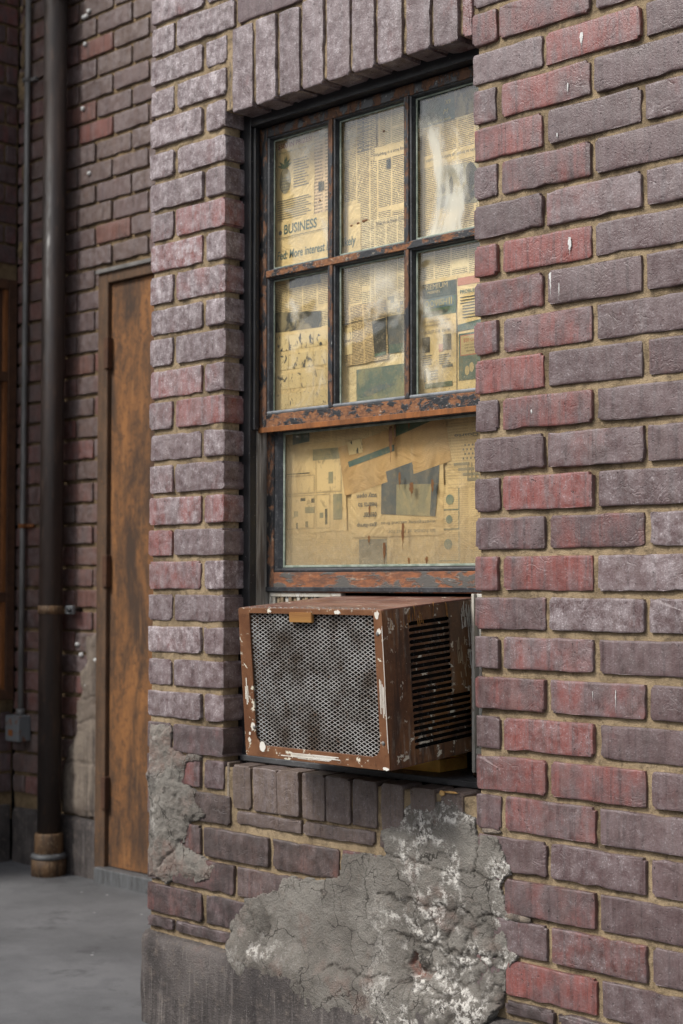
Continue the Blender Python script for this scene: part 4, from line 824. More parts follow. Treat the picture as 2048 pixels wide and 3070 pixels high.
pr(s, [(-0.238, 1.606), (-0.1455, 1.606), (-0.1455, 1.637), (-0.238, 1.637)], INK['dgreen'], 'printed_band'); pr(s, [(-0.236, 1.568), (-0.1455, 1.568), (-0.1455, 1.6055), (-0.236, 1.6055)], INK['green'], 'printed_band'); prr(s, -0.234, -0.152, 1.584, 1.6053, INK['blue'], 'printed_band', 0.0010)
txt(s, "PREMIUM", -0.236, 1.6245, 0.068, 0.0105, INK['pale'], 0, 0.0); txt(s, "PRESENTS", -0.223, 1.6155, 0.034, 0.0055, INK['pale'], 0, 0.01)
txt(s, "OOVISH", -0.231, 1.5875, 0.062, 0.014, INK['gold'], 0, -0.01, 0, 0.0016); txt(s, "II", -0.164, 1.5875, 0.008, 0.015, INK['gold'], 0, 0, 0, 0.0016); prr(s, -0.233, -0.168, 1.571, 1.579, INK['dgreen'], 'printed_band', 0.0011)
txt(s, "a production of new plays", -0.231, 1.555, 0.07, 0.005, INK['dgrey']); txt(s, "and summer performances", -0.231, 1.547, 0.06, 0.005, INK['dgrey']); txt(s, "AUGUST 17-18   8:00 PM", -0.231, 1.5325, 0.068, 0.0065, INK['dgrey'], 0, 0.01)
prr(s, -0.238, -0.2175, 1.494, 1.526, PH['b'], 'printed_photo', 0.001); prr(s, -0.181, -0.159, 1.494, 1.527, PH['b'], 'printed_photo', 0.001); prr(s, -0.193, -0.181, 1.492, 1.508, INK['coral'], 'printed_block', 0.001)
for k in range(5): prr(s, -0.238, -0.212 - 0.003 * (k % 2), 1.468 + k * 0.0045, 1.470 + k * 0.0045, INK['grey'], 'printed_line', 0.001); prr(s, -0.192, -0.160 - 0.005 * (k % 3), 1.466 + k * 0.0045, 1.468 + k * 0.0045, INK['grey'], 'printed_line', 0.001)
prr(s, -0.184, -0.155, 1.4585, 1.464, INK['dgreen'], 'printed_band', 0.001); prr(s, -0.234, -0.2285, 1.432, 1.458, INK['dgrey'], 'printed_bar', 0.001); prr(s, -0.231, -0.156, 1.4185, 1.429, INK['green'], 'printed_band', 0.001)
for k in range(4): prr(s, -0.222, -0.196, 1.436 + k * 0.0055, 1.438 + k * 0.0055, INK['grey'], 'printed_line', 0.001)
prr(s, -0.1448, -0.1437, 1.40, 1.637, INK['dgrey'], 'printed_rule', 0.001)
s = sheet('advertisement with the word PROBLEMS and a dark green coupon behind the lower right pane', -0.1425, -0.03, 1.378, 1.645, Y0 - 0.0018, cw=0.5, pitch=0.5, tone=TAN, ink=0.0, seed=18)
prr(s, -0.141, -0.035, 1.622, 1.638, INK['coral'], 'printed_band'); txt(s, "PROBLEMS?", -0.134, 1.605, 0.055, 0.0075, INK['green'], 0, 0.02)
for k in range(8): prr(s, -0.134 + 0.006 * (k < 5), -0.088 - 0.004 * (k % 3), 1.554 + k * 0.006, 1.556 + k * 0.006, INK['grey'], 'printed_line', 0.001)
pr(s, [(-0.141, 1.528), (-0.035, 1.531), (-0.035, 1.551), (-0.141, 1.542)], INK['teal'], 'printed_band', 0.001); prr(s, -0.138, -0.035, 1.427, 1.523, INK['teal'], 'printed_band', 0.001); pr(s, [(-0.134, 1.477), (-0.08, 1.477), (-0.08, 1.519), (-0.134, 1.519)], INK['coral'], 'printed_frame', 0.0013); pr(s, [(-0.132, 1.479), (-0.082, 1.479), (-0.082, 1.517), (-0.132, 1.517)], INK['pale'], 'printed_coupon', 0.0016)
txt(s, "$50 OFF", -0.125, 1.503, 0.036, 0.009, INK['coral'], 0, 0.01, 0, 0.002); txt(s, "your initial", -0.122, 1.496, 0.03, 0.0045, INK['k'], 0, 0, 0, 0.002); txt(s, "pest control", -0.122, 1.490, 0.03, 0.0045, INK['k'], 0, 0, 0, 0.002); txt(s, "service", -0.117, 1.484, 0.02, 0.004, INK['k'], 0, 0, 0, 0.002)
for x, z in ((-0.116, 1.446), (-0.104, 1.452)): pr(s, [(x + 0.006 * math.cos(t), z + 0.010 * math.sin(t)) for t in np.linspace(0, 6.28, 14)[:-1]], INK['pale'], 'printed_figure', 0.0014)
# -- lower window
Y1 = 0.1395
sheet('plain sheet filling the whole lower window at the back', -0.712, -0.025, 1.0, 1.40, Y1 + 0.003, cw=0.08, pitch=0.004, tone=ORA, ink=0.16, seed=21)
s = sheet('faded cartoon page at the left of the lower pane', -0.70, -0.485, 1.128, 1.342, Y1, cw=0.3, tone=ORA, ink=0.0, seed=22, rot=1.5)
for x0, x1, z0, z1, m_ in [(-0.675, -0.60, 1.262, 1.264, 'grey'), (-0.59, -0.49, 1.29, 1.315, 'lgrey'), (-0.54, -0.525, 1.236, 1.262, 'lgrey'), (-0.63, -0.614, 1.20, 1.207, 'dgrey'), (-0.595, -0.585, 1.195, 1.205, 'grey'), (-0.615, -0.585, 1.172, 1.186, 'lgrey'), (-0.652, -0.638, 1.165, 1.178, 'lgrey'), (-0.551, -0.543, 1.145, 1.18, 'grey'), (-0.568, -0.556, 1.16, 1.172, 'lgrey'), (-0.645, -0.638, 1.138, 1.151, 'grey'), (-0.614, -0.605, 1.14, 1.154, 'grey'), (-0.525, -0.497, 1.155, 1.212, 'lgrey')]: prr(s, x0, x1, z0, z1, PH['e'] if m_ == 'lgrey' else PH['a'], 'printed_drawing')
for x0, x1, z0, z1 in [(-0.58, -0.50, 1.217, 1.30), (-0.58, -0.535, 1.137, 1.212), (-0.675, -0.585, 1.137, 1.212), (-0.675, -0.585, 1.217, 1.257)]:
    prr(s, x0 + 0.003, x1 - 0.003, z0 + 0.003, z1 - 0.003, PH['f'], 'cartoon_panel', 0.0005)
    for q in ((x0, x1, z0, z0 + 0.0008), (x0, x1, z1, z1 + 0.0008), (x0, x0 + 0.0008, z0, z1), (x1, x1 + 0.0008, z0, z1)): prr(s, *q, INK['lgrey'], 'panel_line', 0.0009)
s = sheet('strip with a slate grey block at the top left of the lower pane', -0.71, -0.33, 1.328, 1.40, Y1 - 0.001, cw=0.06, pitch=0.0034, tone=ORA, ink=0.22, seed=23, rot=1)
pr(s, [(-0.655, 1.329), (-0.600, 1.334), (-0.600, 1.37), (-0.655, 1.37)], INK['teal'], 'printed_block')
s = sheet('steeply tilted plain page with a teal bar across the middle of the lower pane', -0.50, -0.185, 1.235, 1.345, Y1 - 0.0022, cw=0.09, pitch=0.0036, tone=(0.56, 0.355, 0.155), ink=0.10, seed=24, rot=11)
pr(s, [(-0.473, 1.269), (-0.338, 1.297), (-0.338, 1.311), (-0.477, 1.281)], INK['teal'], 'printed_bar'); pr(s, [(-0.333, 1.327), (-0.20, 1.362), (-0.20, 1.385), (-0.338, 1.385)], INK['green'], 'printed_block')
pr(s, [(-0.473, 1.296), (-0.431, 1.299), (-0.434, 1.330), (-0.480, 1.325)], PH['c'], 'printed_puzzle')
s = sheet('upside-down page reading stay open beside a building photograph', -0.468, -0.20, 1.115, 1.275, Y1 - 0.0014, cw=0.09, pitch=0.0045, tone=ORA, ink=0.06, seed=25)
pr(s, [(-0.377, 1.163), (-0.222, 1.153), (-0.213, 1.221), (-0.376, 1.226)], PH['e'], 'printed_photo', 0.0012); pr(s, [(-0.376, 1.226), (-0.213, 1.221), (-0.210, 1.271), (-0.265, 1.275), (-0.375, 1.251)], INK['dgrey'], 'printed_photo', 0.0008); pr(s, [(-0.377, 1.163), (-0.333, 1.160), (-0.332, 1.2255), (-0.376, 1.2265)], INK['dgrey'], 'printed_photo', 0.0014); pr(s, [(-0.237, 1.155), (-0.222, 1.1535), (-0.214, 1.2205), (-0.232, 1.2215)], INK['dgrey'], 'printed_photo', 0.0014)
for i, (b_, w_) in enumerate([('stay open', 0.060), ('hearts to', 0.056), ('center', 0.040), ('gas-lamp', 0.060)]): txt(s, b_, -0.390, 1.211 - i * 0.0215, w_, 0.012, INK['dgrey'], 180, 0.012)
txt(s, 'investigating second fires', -0.222, 1.148, 0.155, 0.009, INK['grey'], 180); txt(s, 'an house at rest for', -0.222, 1.128, 0.135, 0.009, INK['lgrey'], 180)
s = sheet('page of small coupons with green outlines at the right of the lower pane', -0.226, -0.03, 1.02, 1.217, Y1 - 0.0005, cw=0.06, pitch=0.0045, tone=ORA, ink=0.15, seed=26)
for x0, x1, z0, z1 in [(-0.215, -0.16, 1.165, 1.21), (-0.215, -0.16, 1.125, 1.163), (-0.215, -0.16, 1.06, 1.12)]:
    for q in ((x0, x1, z0, z0 + 0.002), (x1, x1 + 0.002, z0, z1)): prr(s, *q, INK['teal'], 'coupon_rule')
for x, z, r_ in ((-0.185, 1.146, 0.009), (-0.188, 1.095, 0.011), (-0.183, 1.187, 0.011)): pr(s, [(x + r_ * math.cos(t), z + r_ * math.sin(t)) for t in np.linspace(0, 6.28, 16)[:-1]], PH['d'], 'coupon_picture', 0.001)
s = sheet('chart page with checker marks and grey bars at the top right of the lower pane', -0.19, -0.03, 1.21, 1.40, Y1 - 0.0008, cw=0.09, pitch=0.006, tone=ORA, ink=0.16, seed=27)
txt(s, 'Quarto', -0.105, 1.322, 0.065, 0.008, INK['grey'], 180, 0.02)
for i in range(6):
    for j in range(4): prr(s, -0.148 + (i + 0.5 * (j % 2)) * 0.010, -0.144 + (i + 0.5 * (j % 2)) * 0.010, 1.268 + j * 0.009, 1.272 + j * 0.009, INK['grey'], 'printed_check')
for i in range(4): prr(s, -0.172 + i * 0.012, -0.13 + i * 0.012, 1.256 - i * 0.011, 1.262 - i * 0.011, INK['lgrey'], 'printed_bar'); prr(s, -0.135 + i * 0.01, -0.1325 + i * 0.01, 1.225, 1.262, INK['lgrey'], 'printed_bar', 0.001)
s = sheet('bottom strip of newspaper with a dark smudged picture at the foot of the lower pane', -0.71, -0.225, 1.0, 1.13, Y1 + 0.001, cw=0.11, pitch=0.004, tone=ORA, ink=0.12, seed=28)
prr(s, -0.446, -0.363, 1.045, 1.11, INK['dgrey'], 'printed_picture')

# ------------------------------------------------------------------ air conditioner
ac = thing('air_conditioner', 'rusty brown box air conditioner with silver mesh front jutting from the window', 'air conditioner', (-0.0905, -0.1424, 0.6614))
ac.rotation_euler = (0.0775, 0, 0.0151)
AW, AH, AD = 0.3995, 0.304, 0.30
def acp(name, me, parent=ac):
    o = bpy.data.objects.new(name, me); COL.objects.link(o); o.parent = parent; return o
def acbox(name, lst, mat, bev=0.0012, parent=ac):
    bm = bmesh.new()
    for b in lst: box(bm, *b)
    bmesh.ops.recalc_face_normals(bm, faces=bm.faces)
    if bev: bmesh.ops.bevel(bm, geom=bm.edges[:], offset=bev, segments=2, affect='EDGES')
    return acp(name, mesh_bm(bm, name, mat), parent)
# plates are drawn in (x, z), then stood up: X->x, Y->z, Z->-y
UPR = Matrix(((1, 0, 0, 0), (0, 0, -1, 0), (0, 1, 0, 0), (0, 0, 0, 1)))
SID = Matrix(((0, 0, 1, 0), (1, 0, 0, 0), (0, 1, 0, 0), (0, 0, 0, 1)))
hx0, hx1, hz0, hz1 = -AW + 0.033, -0.022, 0.024, AH - 0.011
hole = [(hx0, hz0 + 0.020), (hx0 + 0.004, hz0 + 0.012), (hx0 + 0.012, hz0 + 0.003), (hx0 + 0.024, hz0), (hx1 - 0.022, hz0), (hx1 - 0.010, hz0 + 0.004), (hx1 - 0.002, hz0 + 0.014), (hx1, hz0 + 0.026), (hx1, hz1), (-AW + 0.218, hz1), (-AW + 0.217, hz1 - 0.001), (-AW + 0.150, hz1 - 0.001), (-AW + 0.149, hz1), (hx0, hz1)]
acp('front_frame', curve2d('front_frame', [rrect(-AW, 0, 0, AH, 0.006), hole], 0.004, MAT['ac'], Matrix.Translation((0, 0.002, 0)) @ UPR, 0.0008))
acbox('latch_tab', [(-AW + 0.152, -AW + 0.216, -0.0035, 0.004, hz1 - 0.0165, hz1 + 0.004)], MAT['ac_tab'], 0.0012)
acbox('top_panel', [(-AW, 0, 0.0042, AD, AH - 0.003, AH)], MAT['ac_top'], 0.0012)
acbox('bottom_panel', [(-AW, 0, 0.0042, AD, 0, 0.003)], MAT['ac_side'], 0.001)
acbox('side_panel', [(-AW, -AW + 0.003, 0.0042, AD, 0.0032, AH - 0.0032)], MAT['ac_side'], 0.001)
slots = []
for i in range(21):
    z = AH - 0.0335 - 0.01185 * i; y0, y1 = 0.078, (0.192 if i < 13 else 0.247); r_ = 0.0038
    slots.append([(y1 + r_ * math.cos(R(a)), z + r_ * math.sin(R(a))) for a in (-90, -45, 0, 45, 90)] + [(y0 + r_ * math.cos(R(a)), z + r_ * math.sin(R(a))) for a in (90, 135, 180, 225, 270)])
acp('side_panel', curve2d('side_panel', [[(0.0042, 0.0032), (AD, 0.0032), (AD, AH - 0.0032), (0.0042, AH - 0.0032)]] + slots, 0.003, MAT['ac_side'], Matrix.Translation((-0.0016, 0, 0)) @ SID, 0.0005))
acbox('side_flange', [(-0.0003, 0.0012, 0.003, 0.072, 0.002, AH - 0.002)], MAT['ac_side'], 0.0005)
# bent corner irons and fixings
for x, z in ((-AW + 0.030, 0.060), (-0.013, AH - 0.045), (-0.013, 0.052)):
    bm = bmesh.new(); bmesh.ops.create_uvsphere(bm, u_segments=12, v_segments=6, radius=0.0042)
    for v in bm.verts: v.co = Vector((v.co.x + x, v.co.y * 0.5 - 0.0005, v.co.z + z))
    acp('screw', mesh_bm(bm, 'screw', MAT['galv'], True))
for y, z, r_ in ((0.048, 0.027, 0.006), (0.088, 0.020, 0.0042)):
    bm = bmesh.new(); bmesh.ops.create_uvsphere(bm, u_segments=12, v_segments=6, radius=r_)
    for v in bm.verts: v.co = Vector((v.co.x * 0.5 + 0.0008, v.co.y + y, v.co.z + z))
    acp('screw', mesh_bm(bm, 'screw', MAT['ac_side'], True))
# expanded metal
bm = bmesh.new(); rng = random.Random(5); dw, dh = 0.0152, 0.0040; nxg = int((hx1 - hx0 + 0.012) / (dw / 2)); nzg = int((hz1 - hz0 + 0.02) / dh) + 1
def gy(x, z): return 0.0075 + 0.0022 * math.sin(17 * x + 1) * math.cos(14 * z) + 0.0012 * math.sin(60 * x + 31 * z)
def gp(i, j):
    x = hx0 - 0.006 + i * dw / 2; z = hz0 - 0.006 + j * dh
    return Vector((x + 0.0007 * math.sin(9 * i + j * 5.1), gy(x, z), z + 0.00035 * math.sin(7 * j + i * 3.3)))
tw = 0.00062
for j in range(nzg):
    for i in range(nxg):
        a = gp(i, j) if (i + j) % 2 == 0 else None
        if a is None: continue
        for dj in (1, -1):
            if not (0 <= j + dj < nzg): continue
            b = gp(i + 1, j + dj); lo_, hi_ = (a, b)
            d = (b - a).normalized(); nrm = d.cross(Vector((0, 1, 0))).normalized() * tw; yv = Vector((0, 0.0007, 0)) if dj > 0 else Vector((0, 0.0004, 0))
            q = [bm.verts.new(p) for p in (a - nrm - yv, a + nrm - yv, b + nrm - yv, b - nrm - yv, a - nrm + yv, a + nrm + yv, b + nrm + yv, b - nrm + yv)]
            for f in ((0, 1, 2, 3), (7, 6, 5, 4), (0, 3, 7, 4), (1, 5, 6, 2)): bm.faces.new([q[k] for k in f])
bmesh.ops.recalc_face_normals(bm, faces=bm.faces)
o = acp('mesh_grille', mesh_bm(bm, 'mesh_grille', MAT['mesh'])); o['kind'] = 'stuff'
bm = bmesh.new()
for i in range(110): x = hx0 - 0.004 + i * (hx1 - hx0 + 0.008) / 110; box(bm, x, x + 0.0006, 0.030, 0.046, hz0 - 0.01, hz1 + 0.006)
o = acp('condenser_fins', mesh_bm(bm, 'condenser_fins', MAT['coil'])); o['kind'] = 'stuff'
acbox('inner_block', [(-AW + 0.02, -0.02, 0.048, 0.26, 0.01, AH - 0.012)], MAT['dark'], 0.002)
bm = bmesh.new(); rng = random.Random(3)
for i in range(240):
    y, z = rng.uniform(0.07, 0.25), rng.uniform(0.02, 0.29); s_ = rng.uniform(0.0015, 0.0042); box(bm, -0.020, -0.020 + s_ * 1.6, y, y + s_, z, z + s_)
o = acp('lint', mesh_bm(bm, 'lint', MAT['moulding'])); o['kind'] = 'stuff'
# bare primer: edge scrape, drop and brush marks
for i, (x, z, sx, sz) in enumerate([(-AW + 0.052, 0.022, 0.0085, 0.0105), (-0.012, AH - 0.010, 0.006, 0.008), (-AW + 0.094, AH - 0.006, 0.005, 0.003), (-0.115, AH - 0.006, 0.008, 0.004), (-0.009, AH - 0.040, 0.006, 0.005), (-AW + 0.026, 0.060, 0.006, 0.009), (-AW + 0.014, 0.033, 0.004, 0.005), (-AW + 0.016, 0.046, 0.003, 0.004), (-0.010, 0.004, 0.010, 0.003)]):
    bm = bmesh.new(); r_ = random.Random(i); n = 14; rag = 0.1 if i == 0 else 0.35
    vs = [bm.verts.new((x + sx * math.cos(t) * r_.uniform(1 - rag, 1 + rag), -0.0007, z + sz * math.sin(t) * r_.uniform(1 - rag, 1 + rag))) for t in np.linspace(0, 2 * math.pi, n + 1)[:-1]]
    bm.faces.new(vs); e = bmesh.ops.extrude_face_region(bm, geom=bm.faces[:]); [setattr(v.co, 'y', -0.0002) for v in e['geom'] if isinstance(v, bmesh.types.BMVert)]; bmesh.ops.recalc_face_normals(bm, faces=bm.faces)
    acp('paint_chip', mesh_bm(bm, 'paint_chip', MAT['primer']))
def brushmark(name, x0, x1, z0, z1, mat, n=5, seed=0, horiz=True):
    bm = bmesh.new(); r_ = random.Random(seed)
    for i in range(n):
        t = (i + 0.5) / n
        if horiz: a, b = x0 + r_.uniform(0, 0.3) * (x1 - x0), x1 - r_.uniform(0, 0.25) * (x1 - x0); z = z0 + (z1 - z0) * t; pts = [(a, z), ((a + b) / 2, z - 0.0022), (b, z + 0.0012)]; w_ = (z1 - z0) / n * r_.uniform(0.25, 0.48)
        else: a, b = z0 + r_.uniform(0, 0.35) * (z1 - z0), z1 - r_.uniform(0, 0.35) * (z1 - z0); x = x0 + (x1 - x0) * t; pts = [(x, a), (x + 0.0006, (a + b) / 2), (x, b)]; w_ = (x1 - x0) / n * r_.uniform(0.2, 0.45)
        for (p, q) in zip(pts, pts[1:]):
            if horiz: box(bm, min(p[0], q[0]), max(p[0], q[0]), -0.0006, -0.0001, (p[1] + q[1]) / 2 - w_, (p[1] + q[1]) / 2 + w_)
            else: box(bm, p[0] - w_, p[0] + w_, -0.0006, -0.0001, min(p[1], q[1]), max(p[1], q[1]))
    o = acp(name, mesh_bm(bm, name, mat)); o['kind'] = 'stuff'; return o
brushmark('scraped_paint', -AW + 0.10, -0.115, 0.006, 0.017, MAT['primer'], 5, 2)
brushmark('scraped_paint', -0.016, -0.004, 0.10, 0.19, MAT['primer'], 4, 3, False)
brushmark('scraped_paint', -0.0025, -0.0005, 0.02, 0.28, MAT['primer'], 2, 4, False)
brushmark('scraped_paint', -AW + 0.008, -AW + 0.018, 0.10, 0.16, MAT['primer'], 3, 6, False)

def sidemark(y0, y1, z0, z1, n, seed, mat):
    bm = bmesh.new(); r_ = random.Random(seed)
    for i in range(n):
        y = r_.uniform(y0, y1); z = r_.uniform(z0, z1); h_ = r_.uniform(0.006, 0.03); w_ = r_.uniform(0.0005, 0.0022); lean = r_.uniform(-0.003, 0.003)
        a = [(0.0003, y, z), (0.0003, y + w_, z), (0.0003, y + w_ * 0.6 + lean, z + h_), (0.0003, y + w_ * 0.3 + lean, z + h_)]
        lo_ = [bm.verts.new(p) for p in a]; hi_ = [bm.verts.new((0.0016, p[1], p[2])) for p in a]
        bm.faces.new(hi_)
        for k in range(4): bm.faces.new((lo_[k], lo_[(k + 1) % 4], hi_[(k + 1) % 4], hi_[k]))
    bmesh.ops.recalc_face_normals(bm, faces=bm.faces)
    o = acp('scraped_paint', mesh_bm(bm, 'scraped_paint', mat)); o['kind'] = 'stuff'; return o
sidemark(0.215, 0.245, 0.13, 0.22, 16, 1, MAT['slat']); sidemark(0.232, 0.264, 0.245, 0.278, 46, 2, MAT['filler']); sidemark(0.250, 0.267, 0.02, 0.25, 46, 7, MAT['filler']); sidemark(0.02, 0.20, 0.262, 0.280, 22, 4, MAT['ac_tab'])
# filler panels either side, blocks and litter on the sill
fl = thing('filler_panel', 'stained pleated filler panel left of the air conditioner', 'filler panel', (-0.6, 0.12, 0.63), 'pleated fillers beside the air conditioner')
boxes('rail', [(-0.704, -0.475, 0.112, 0.128, 0.984, 0.9935)], MAT['filler'], fl, 0.001); boxes('rail', [(-0.706, -0.698, 0.112, 0.128, 0.630, 0.9835)], MAT['filler'], fl, 0.001)
for i in range(16): x = -0.697 + i * 0.0135; boxes('pleat', [(x, x + 0.0095, 0.114 + 0.003 * (i % 2), 0.126, 0.632, 0.9835)], MAT['slat' if i % 3 else 'filler'], fl, 0.001)
fl = thing('filler_panel', 'stained pleated filler panel between the air conditioner and the right jamb', 'filler panel', (-0.05, 0.12, 0.63), 'pleated fillers beside the air conditioner')
boxes('rail', [(-0.086, -0.079, 0.090, 0.110, 0.640, 0.9935)], MAT['filler'], fl, 0.001); boxes('rail', [(-0.0785, -0.022, 0.098, 0.118, 0.984, 0.9935)], MAT['filler'], fl, 0.001); boxes('rail', [(-0.0785, -0.022, 0.094, 0.114, 0.676, 0.688)], MAT['filler'], fl, 0.001)
for i in range(5): x = -0.0775 + i * 0.0112; boxes('pleat', [(x, x + 0.0065, 0.102 + 0.003 * (i % 2), 0.116, 0.6885, 0.9835)], MAT['slat' if i % 2 else 'filler'], fl, 0.001)
hr = boxes('head_rail', [(-0.474, -0.0865, 0.118, 0.132, 0.972, 0.9835)], MAT['filler'], None, 0.001); tag(hr, 'dirty white rail over the back edge of the air conditioner', 'rail')
w1 = boxes('wood_block', [(-0.13, 0.13, 0, 0.10, 0, 0.0255)], MAT['wood'], None, 0.002); w1.location = (-0.315, 0.094, 0.6296); w1.rotation_euler.z = R(6); tag(w1, 'flat yellow pine block lying on the dark sill under the air conditioner', 'wood block')
w2 = boxes('wood_block', [(-0.13, 0.13, 0, 0.045, 0, 0.026)], MAT['wood'], None, 0.002); w2.location = (-0.322, 0.150, 0.6552); w2.rotation_euler.z = R(6); tag(w2, 'narrower pine block stacked on the back of the flat block under the air conditioner', 'wood block')
def leaf(name, x, y, z, s_, mat, seed, label):
    bm = bmesh.new(); r_ = random.Random(seed); bmesh.ops.create_grid(bm, x_segments=5, y_segments=4, size=1)
    for v in bm.verts:
        k = max(0.15, 1 - abs(v.co.x) ** 2 * 0.8); v.co = Vector((x + v.co.x * s_ * 1.5, y + v.co.y * s_ * k, z + (abs(v.co.y) ** 2 * 0.5 + r_.uniform(0.0, 0.5) + 0.3 * math.sin(3 * v.co.x)) * s_ + s_ * 0.32))
    bmesh.ops.solidify(bm, geom=bm.faces[:], thickness=0.0006)
    return tag(put(name, mesh_bm(bm, name, mat, True)), label, 'leaf')
leaf('dry_leaf', -0.075, 0.098, 0.629, 0.010, MAT['leaf'], 4, 'curled dry brown leaf lying on the dark sill beside the pine block')
lump('ochre_flake', -0.083, 0.608, 0.007, 0.006, MAT['flake'], fw, -0.003, 5, 0.005); lump('ochre_flake', -0.060, 0.612, 0.018, 0.0025, MAT['flake'], fw, -0.003, 6, 0.003)
# droppings on the right-hand bricks
for i, (x, z0, z1, w_) in enumerate([(0.258, 1.991, 2.018, 0.008), (0.227, 1.910, 1.932, 0.0032), (0.229, 1.613, 1.646, 0.0075), (0.185, 1.545, 1.587, 0.007), (0.204, 1.534, 1.565, 0.0026), (0.202, 1.833, 1.844, 0.003), (0.139, 1.328, 1.337, 0.0035), (0.322, 0.787, 0.827, 0.0018), (0.273, 0.804, 0.822, 0.0016)]): streak('white_drip', x, z0, z1, w_, MAT['white'], fw, -0.0022, 20 + i)

# ------------------------------------------------------------------ alcove back wall
YB = 0.94; XLW = -3.004
bw = thing('brick_wall', 'brown brick back wall of the shaded alcove behind the black downpipe', 'brick wall', (-2.2, YB, 0))
def gridsheet(name, u0, u1, z0, z1, y, st, mat, parent, face='y', seed=1, skip=None):
    us = np.arange(u0, u1 + st, st); zs = np.arange(z0, z1 + st, st); U, Z = np.meshgrid(us, zs, indexing='ij'); Y = (fbm(U, Z, 26, 4, seed) - 0.5) * 0.008
    idx = np.arange(U.size).reshape(U.shape)
    V = np.stack([U.ravel(), (y + Y).ravel(), Z.ravel()], 1) if face == 'y' else np.stack([(y - Y).ravel(), U.ravel(), Z.ravel()], 1)
    F = [(int(idx[i, j]), int(idx[i + 1, j]), int(idx[i + 1, j + 1]), int(idx[i, j + 1])) for i in range(len(us) - 1) for j in range(len(zs) - 1) if not (skip and skip(us[i], zs[j]))]
    return put(name, mesh_pd(V.tolist(), F, name, mat, True), parent)
DX0, DX1, DZ = -2.480, -1.49, 2.098
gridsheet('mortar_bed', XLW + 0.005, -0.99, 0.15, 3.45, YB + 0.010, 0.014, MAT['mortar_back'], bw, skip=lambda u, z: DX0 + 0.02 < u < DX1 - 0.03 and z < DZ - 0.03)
boxes('wall_core', [(-3.9, DX0 + 0.015, YB + 0.022, 2.19, 0, 3.45), (DX1 - 0.015, -0.9925, YB + 0.022, 2.19, 0, 3.45), (DX0 + 0.015, DX1 - 0.015, YB + 0.022, 2.19, DZ - 0.012, 3.45), (DX0 + 0.015, DX1 - 0.015, 1.3, 2.19, 0, DZ - 0.012)], MAT['dark'], bw, 0)
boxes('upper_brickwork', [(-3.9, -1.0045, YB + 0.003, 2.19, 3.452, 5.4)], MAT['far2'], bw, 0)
SB = 0.2035
for k in range(-18, 25):
    z0, z1 = row(k); ph = -2.517 if k % 2 == 0 else -2.4205
    q = ph - 3 * SB
    while q < -1.0:
        a, b = max(q + 0.006, XLW + 0.004), min(q + SB - 0.006, -1.012); q += SB
        if z0 < DZ + 0.004:
            if a >= DX0 - 0.004: continue
            b = min(b, DX0 - 0.004)
        if b - a < 0.018: continue
        if z1 > 3.3: continue
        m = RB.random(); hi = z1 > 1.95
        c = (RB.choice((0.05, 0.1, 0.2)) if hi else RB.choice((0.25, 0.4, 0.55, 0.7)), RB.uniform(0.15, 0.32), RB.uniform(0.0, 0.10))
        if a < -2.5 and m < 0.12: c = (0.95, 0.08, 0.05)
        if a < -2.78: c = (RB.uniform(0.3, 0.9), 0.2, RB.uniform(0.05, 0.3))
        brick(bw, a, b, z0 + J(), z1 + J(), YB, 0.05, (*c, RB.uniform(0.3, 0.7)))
boxes('side_brickwork', [(DX1 + 0.004, -1.004, YB, YB + 0.02, 0.0, 2.10)], MAT['far2'], bw, 0)
put('plinth', plinth_mesh(XLW + 0.005, DX0 - 0.004, YB - 0.012, 0.197, YB + 0.05, MAT['plinth'], 'plinth', 0.02, 31, False), bw)
def h_back(X, Z, sdf):
    e = np.clip(sdf / 0.03, 0, 1); H = 0.002 + 0.008 * e + (fbm(X, Z, 15, 4, 14) - 0.5) * 0.012
    for zc in (0.39, 0.54, 0.62): H = H - 0.006 * np.exp(-((Z - zc + (fbm(X, Z, 12, 2, 8) - 0.5) * 0.04) / 0.004) ** 2)
    return np.where(sdf < 0.006, np.minimum(H, 0.002 + sdf), H), np.zeros(X.shape + (3,))
heightpatch('cement_render', [(-2.477, 0.205), (-2.69, 0.205), (-2.70, 0.34), (-2.655, 0.42), (-2.60, 0.50), (-2.605, 0.60), (-2.57, 0.64), (-2.585, 0.70), (-2.545, 0.74), (-2.555, 0.83), (-2.477, 0.838)], 0.006, h_back, MAT['conc_back'], bw, 0.012, 0.012, 17, YB)
for i, (x, z) in enumerate([(-2.56, 3.045), (-2.575, 3.03), (-2.59, 3.03), (-2.58, 2.93), (-2.55, 2.46), (-2.59, 2.70), (-2.60, 0.80), (-2.575, 0.765), (-2.49, 0.75), (-2.545, 0.66)]): lump('plaster_blob', x, z, 0.010, 0.009, MAT['white'], bw, YB - 0.003, 60 + i, 0.008)

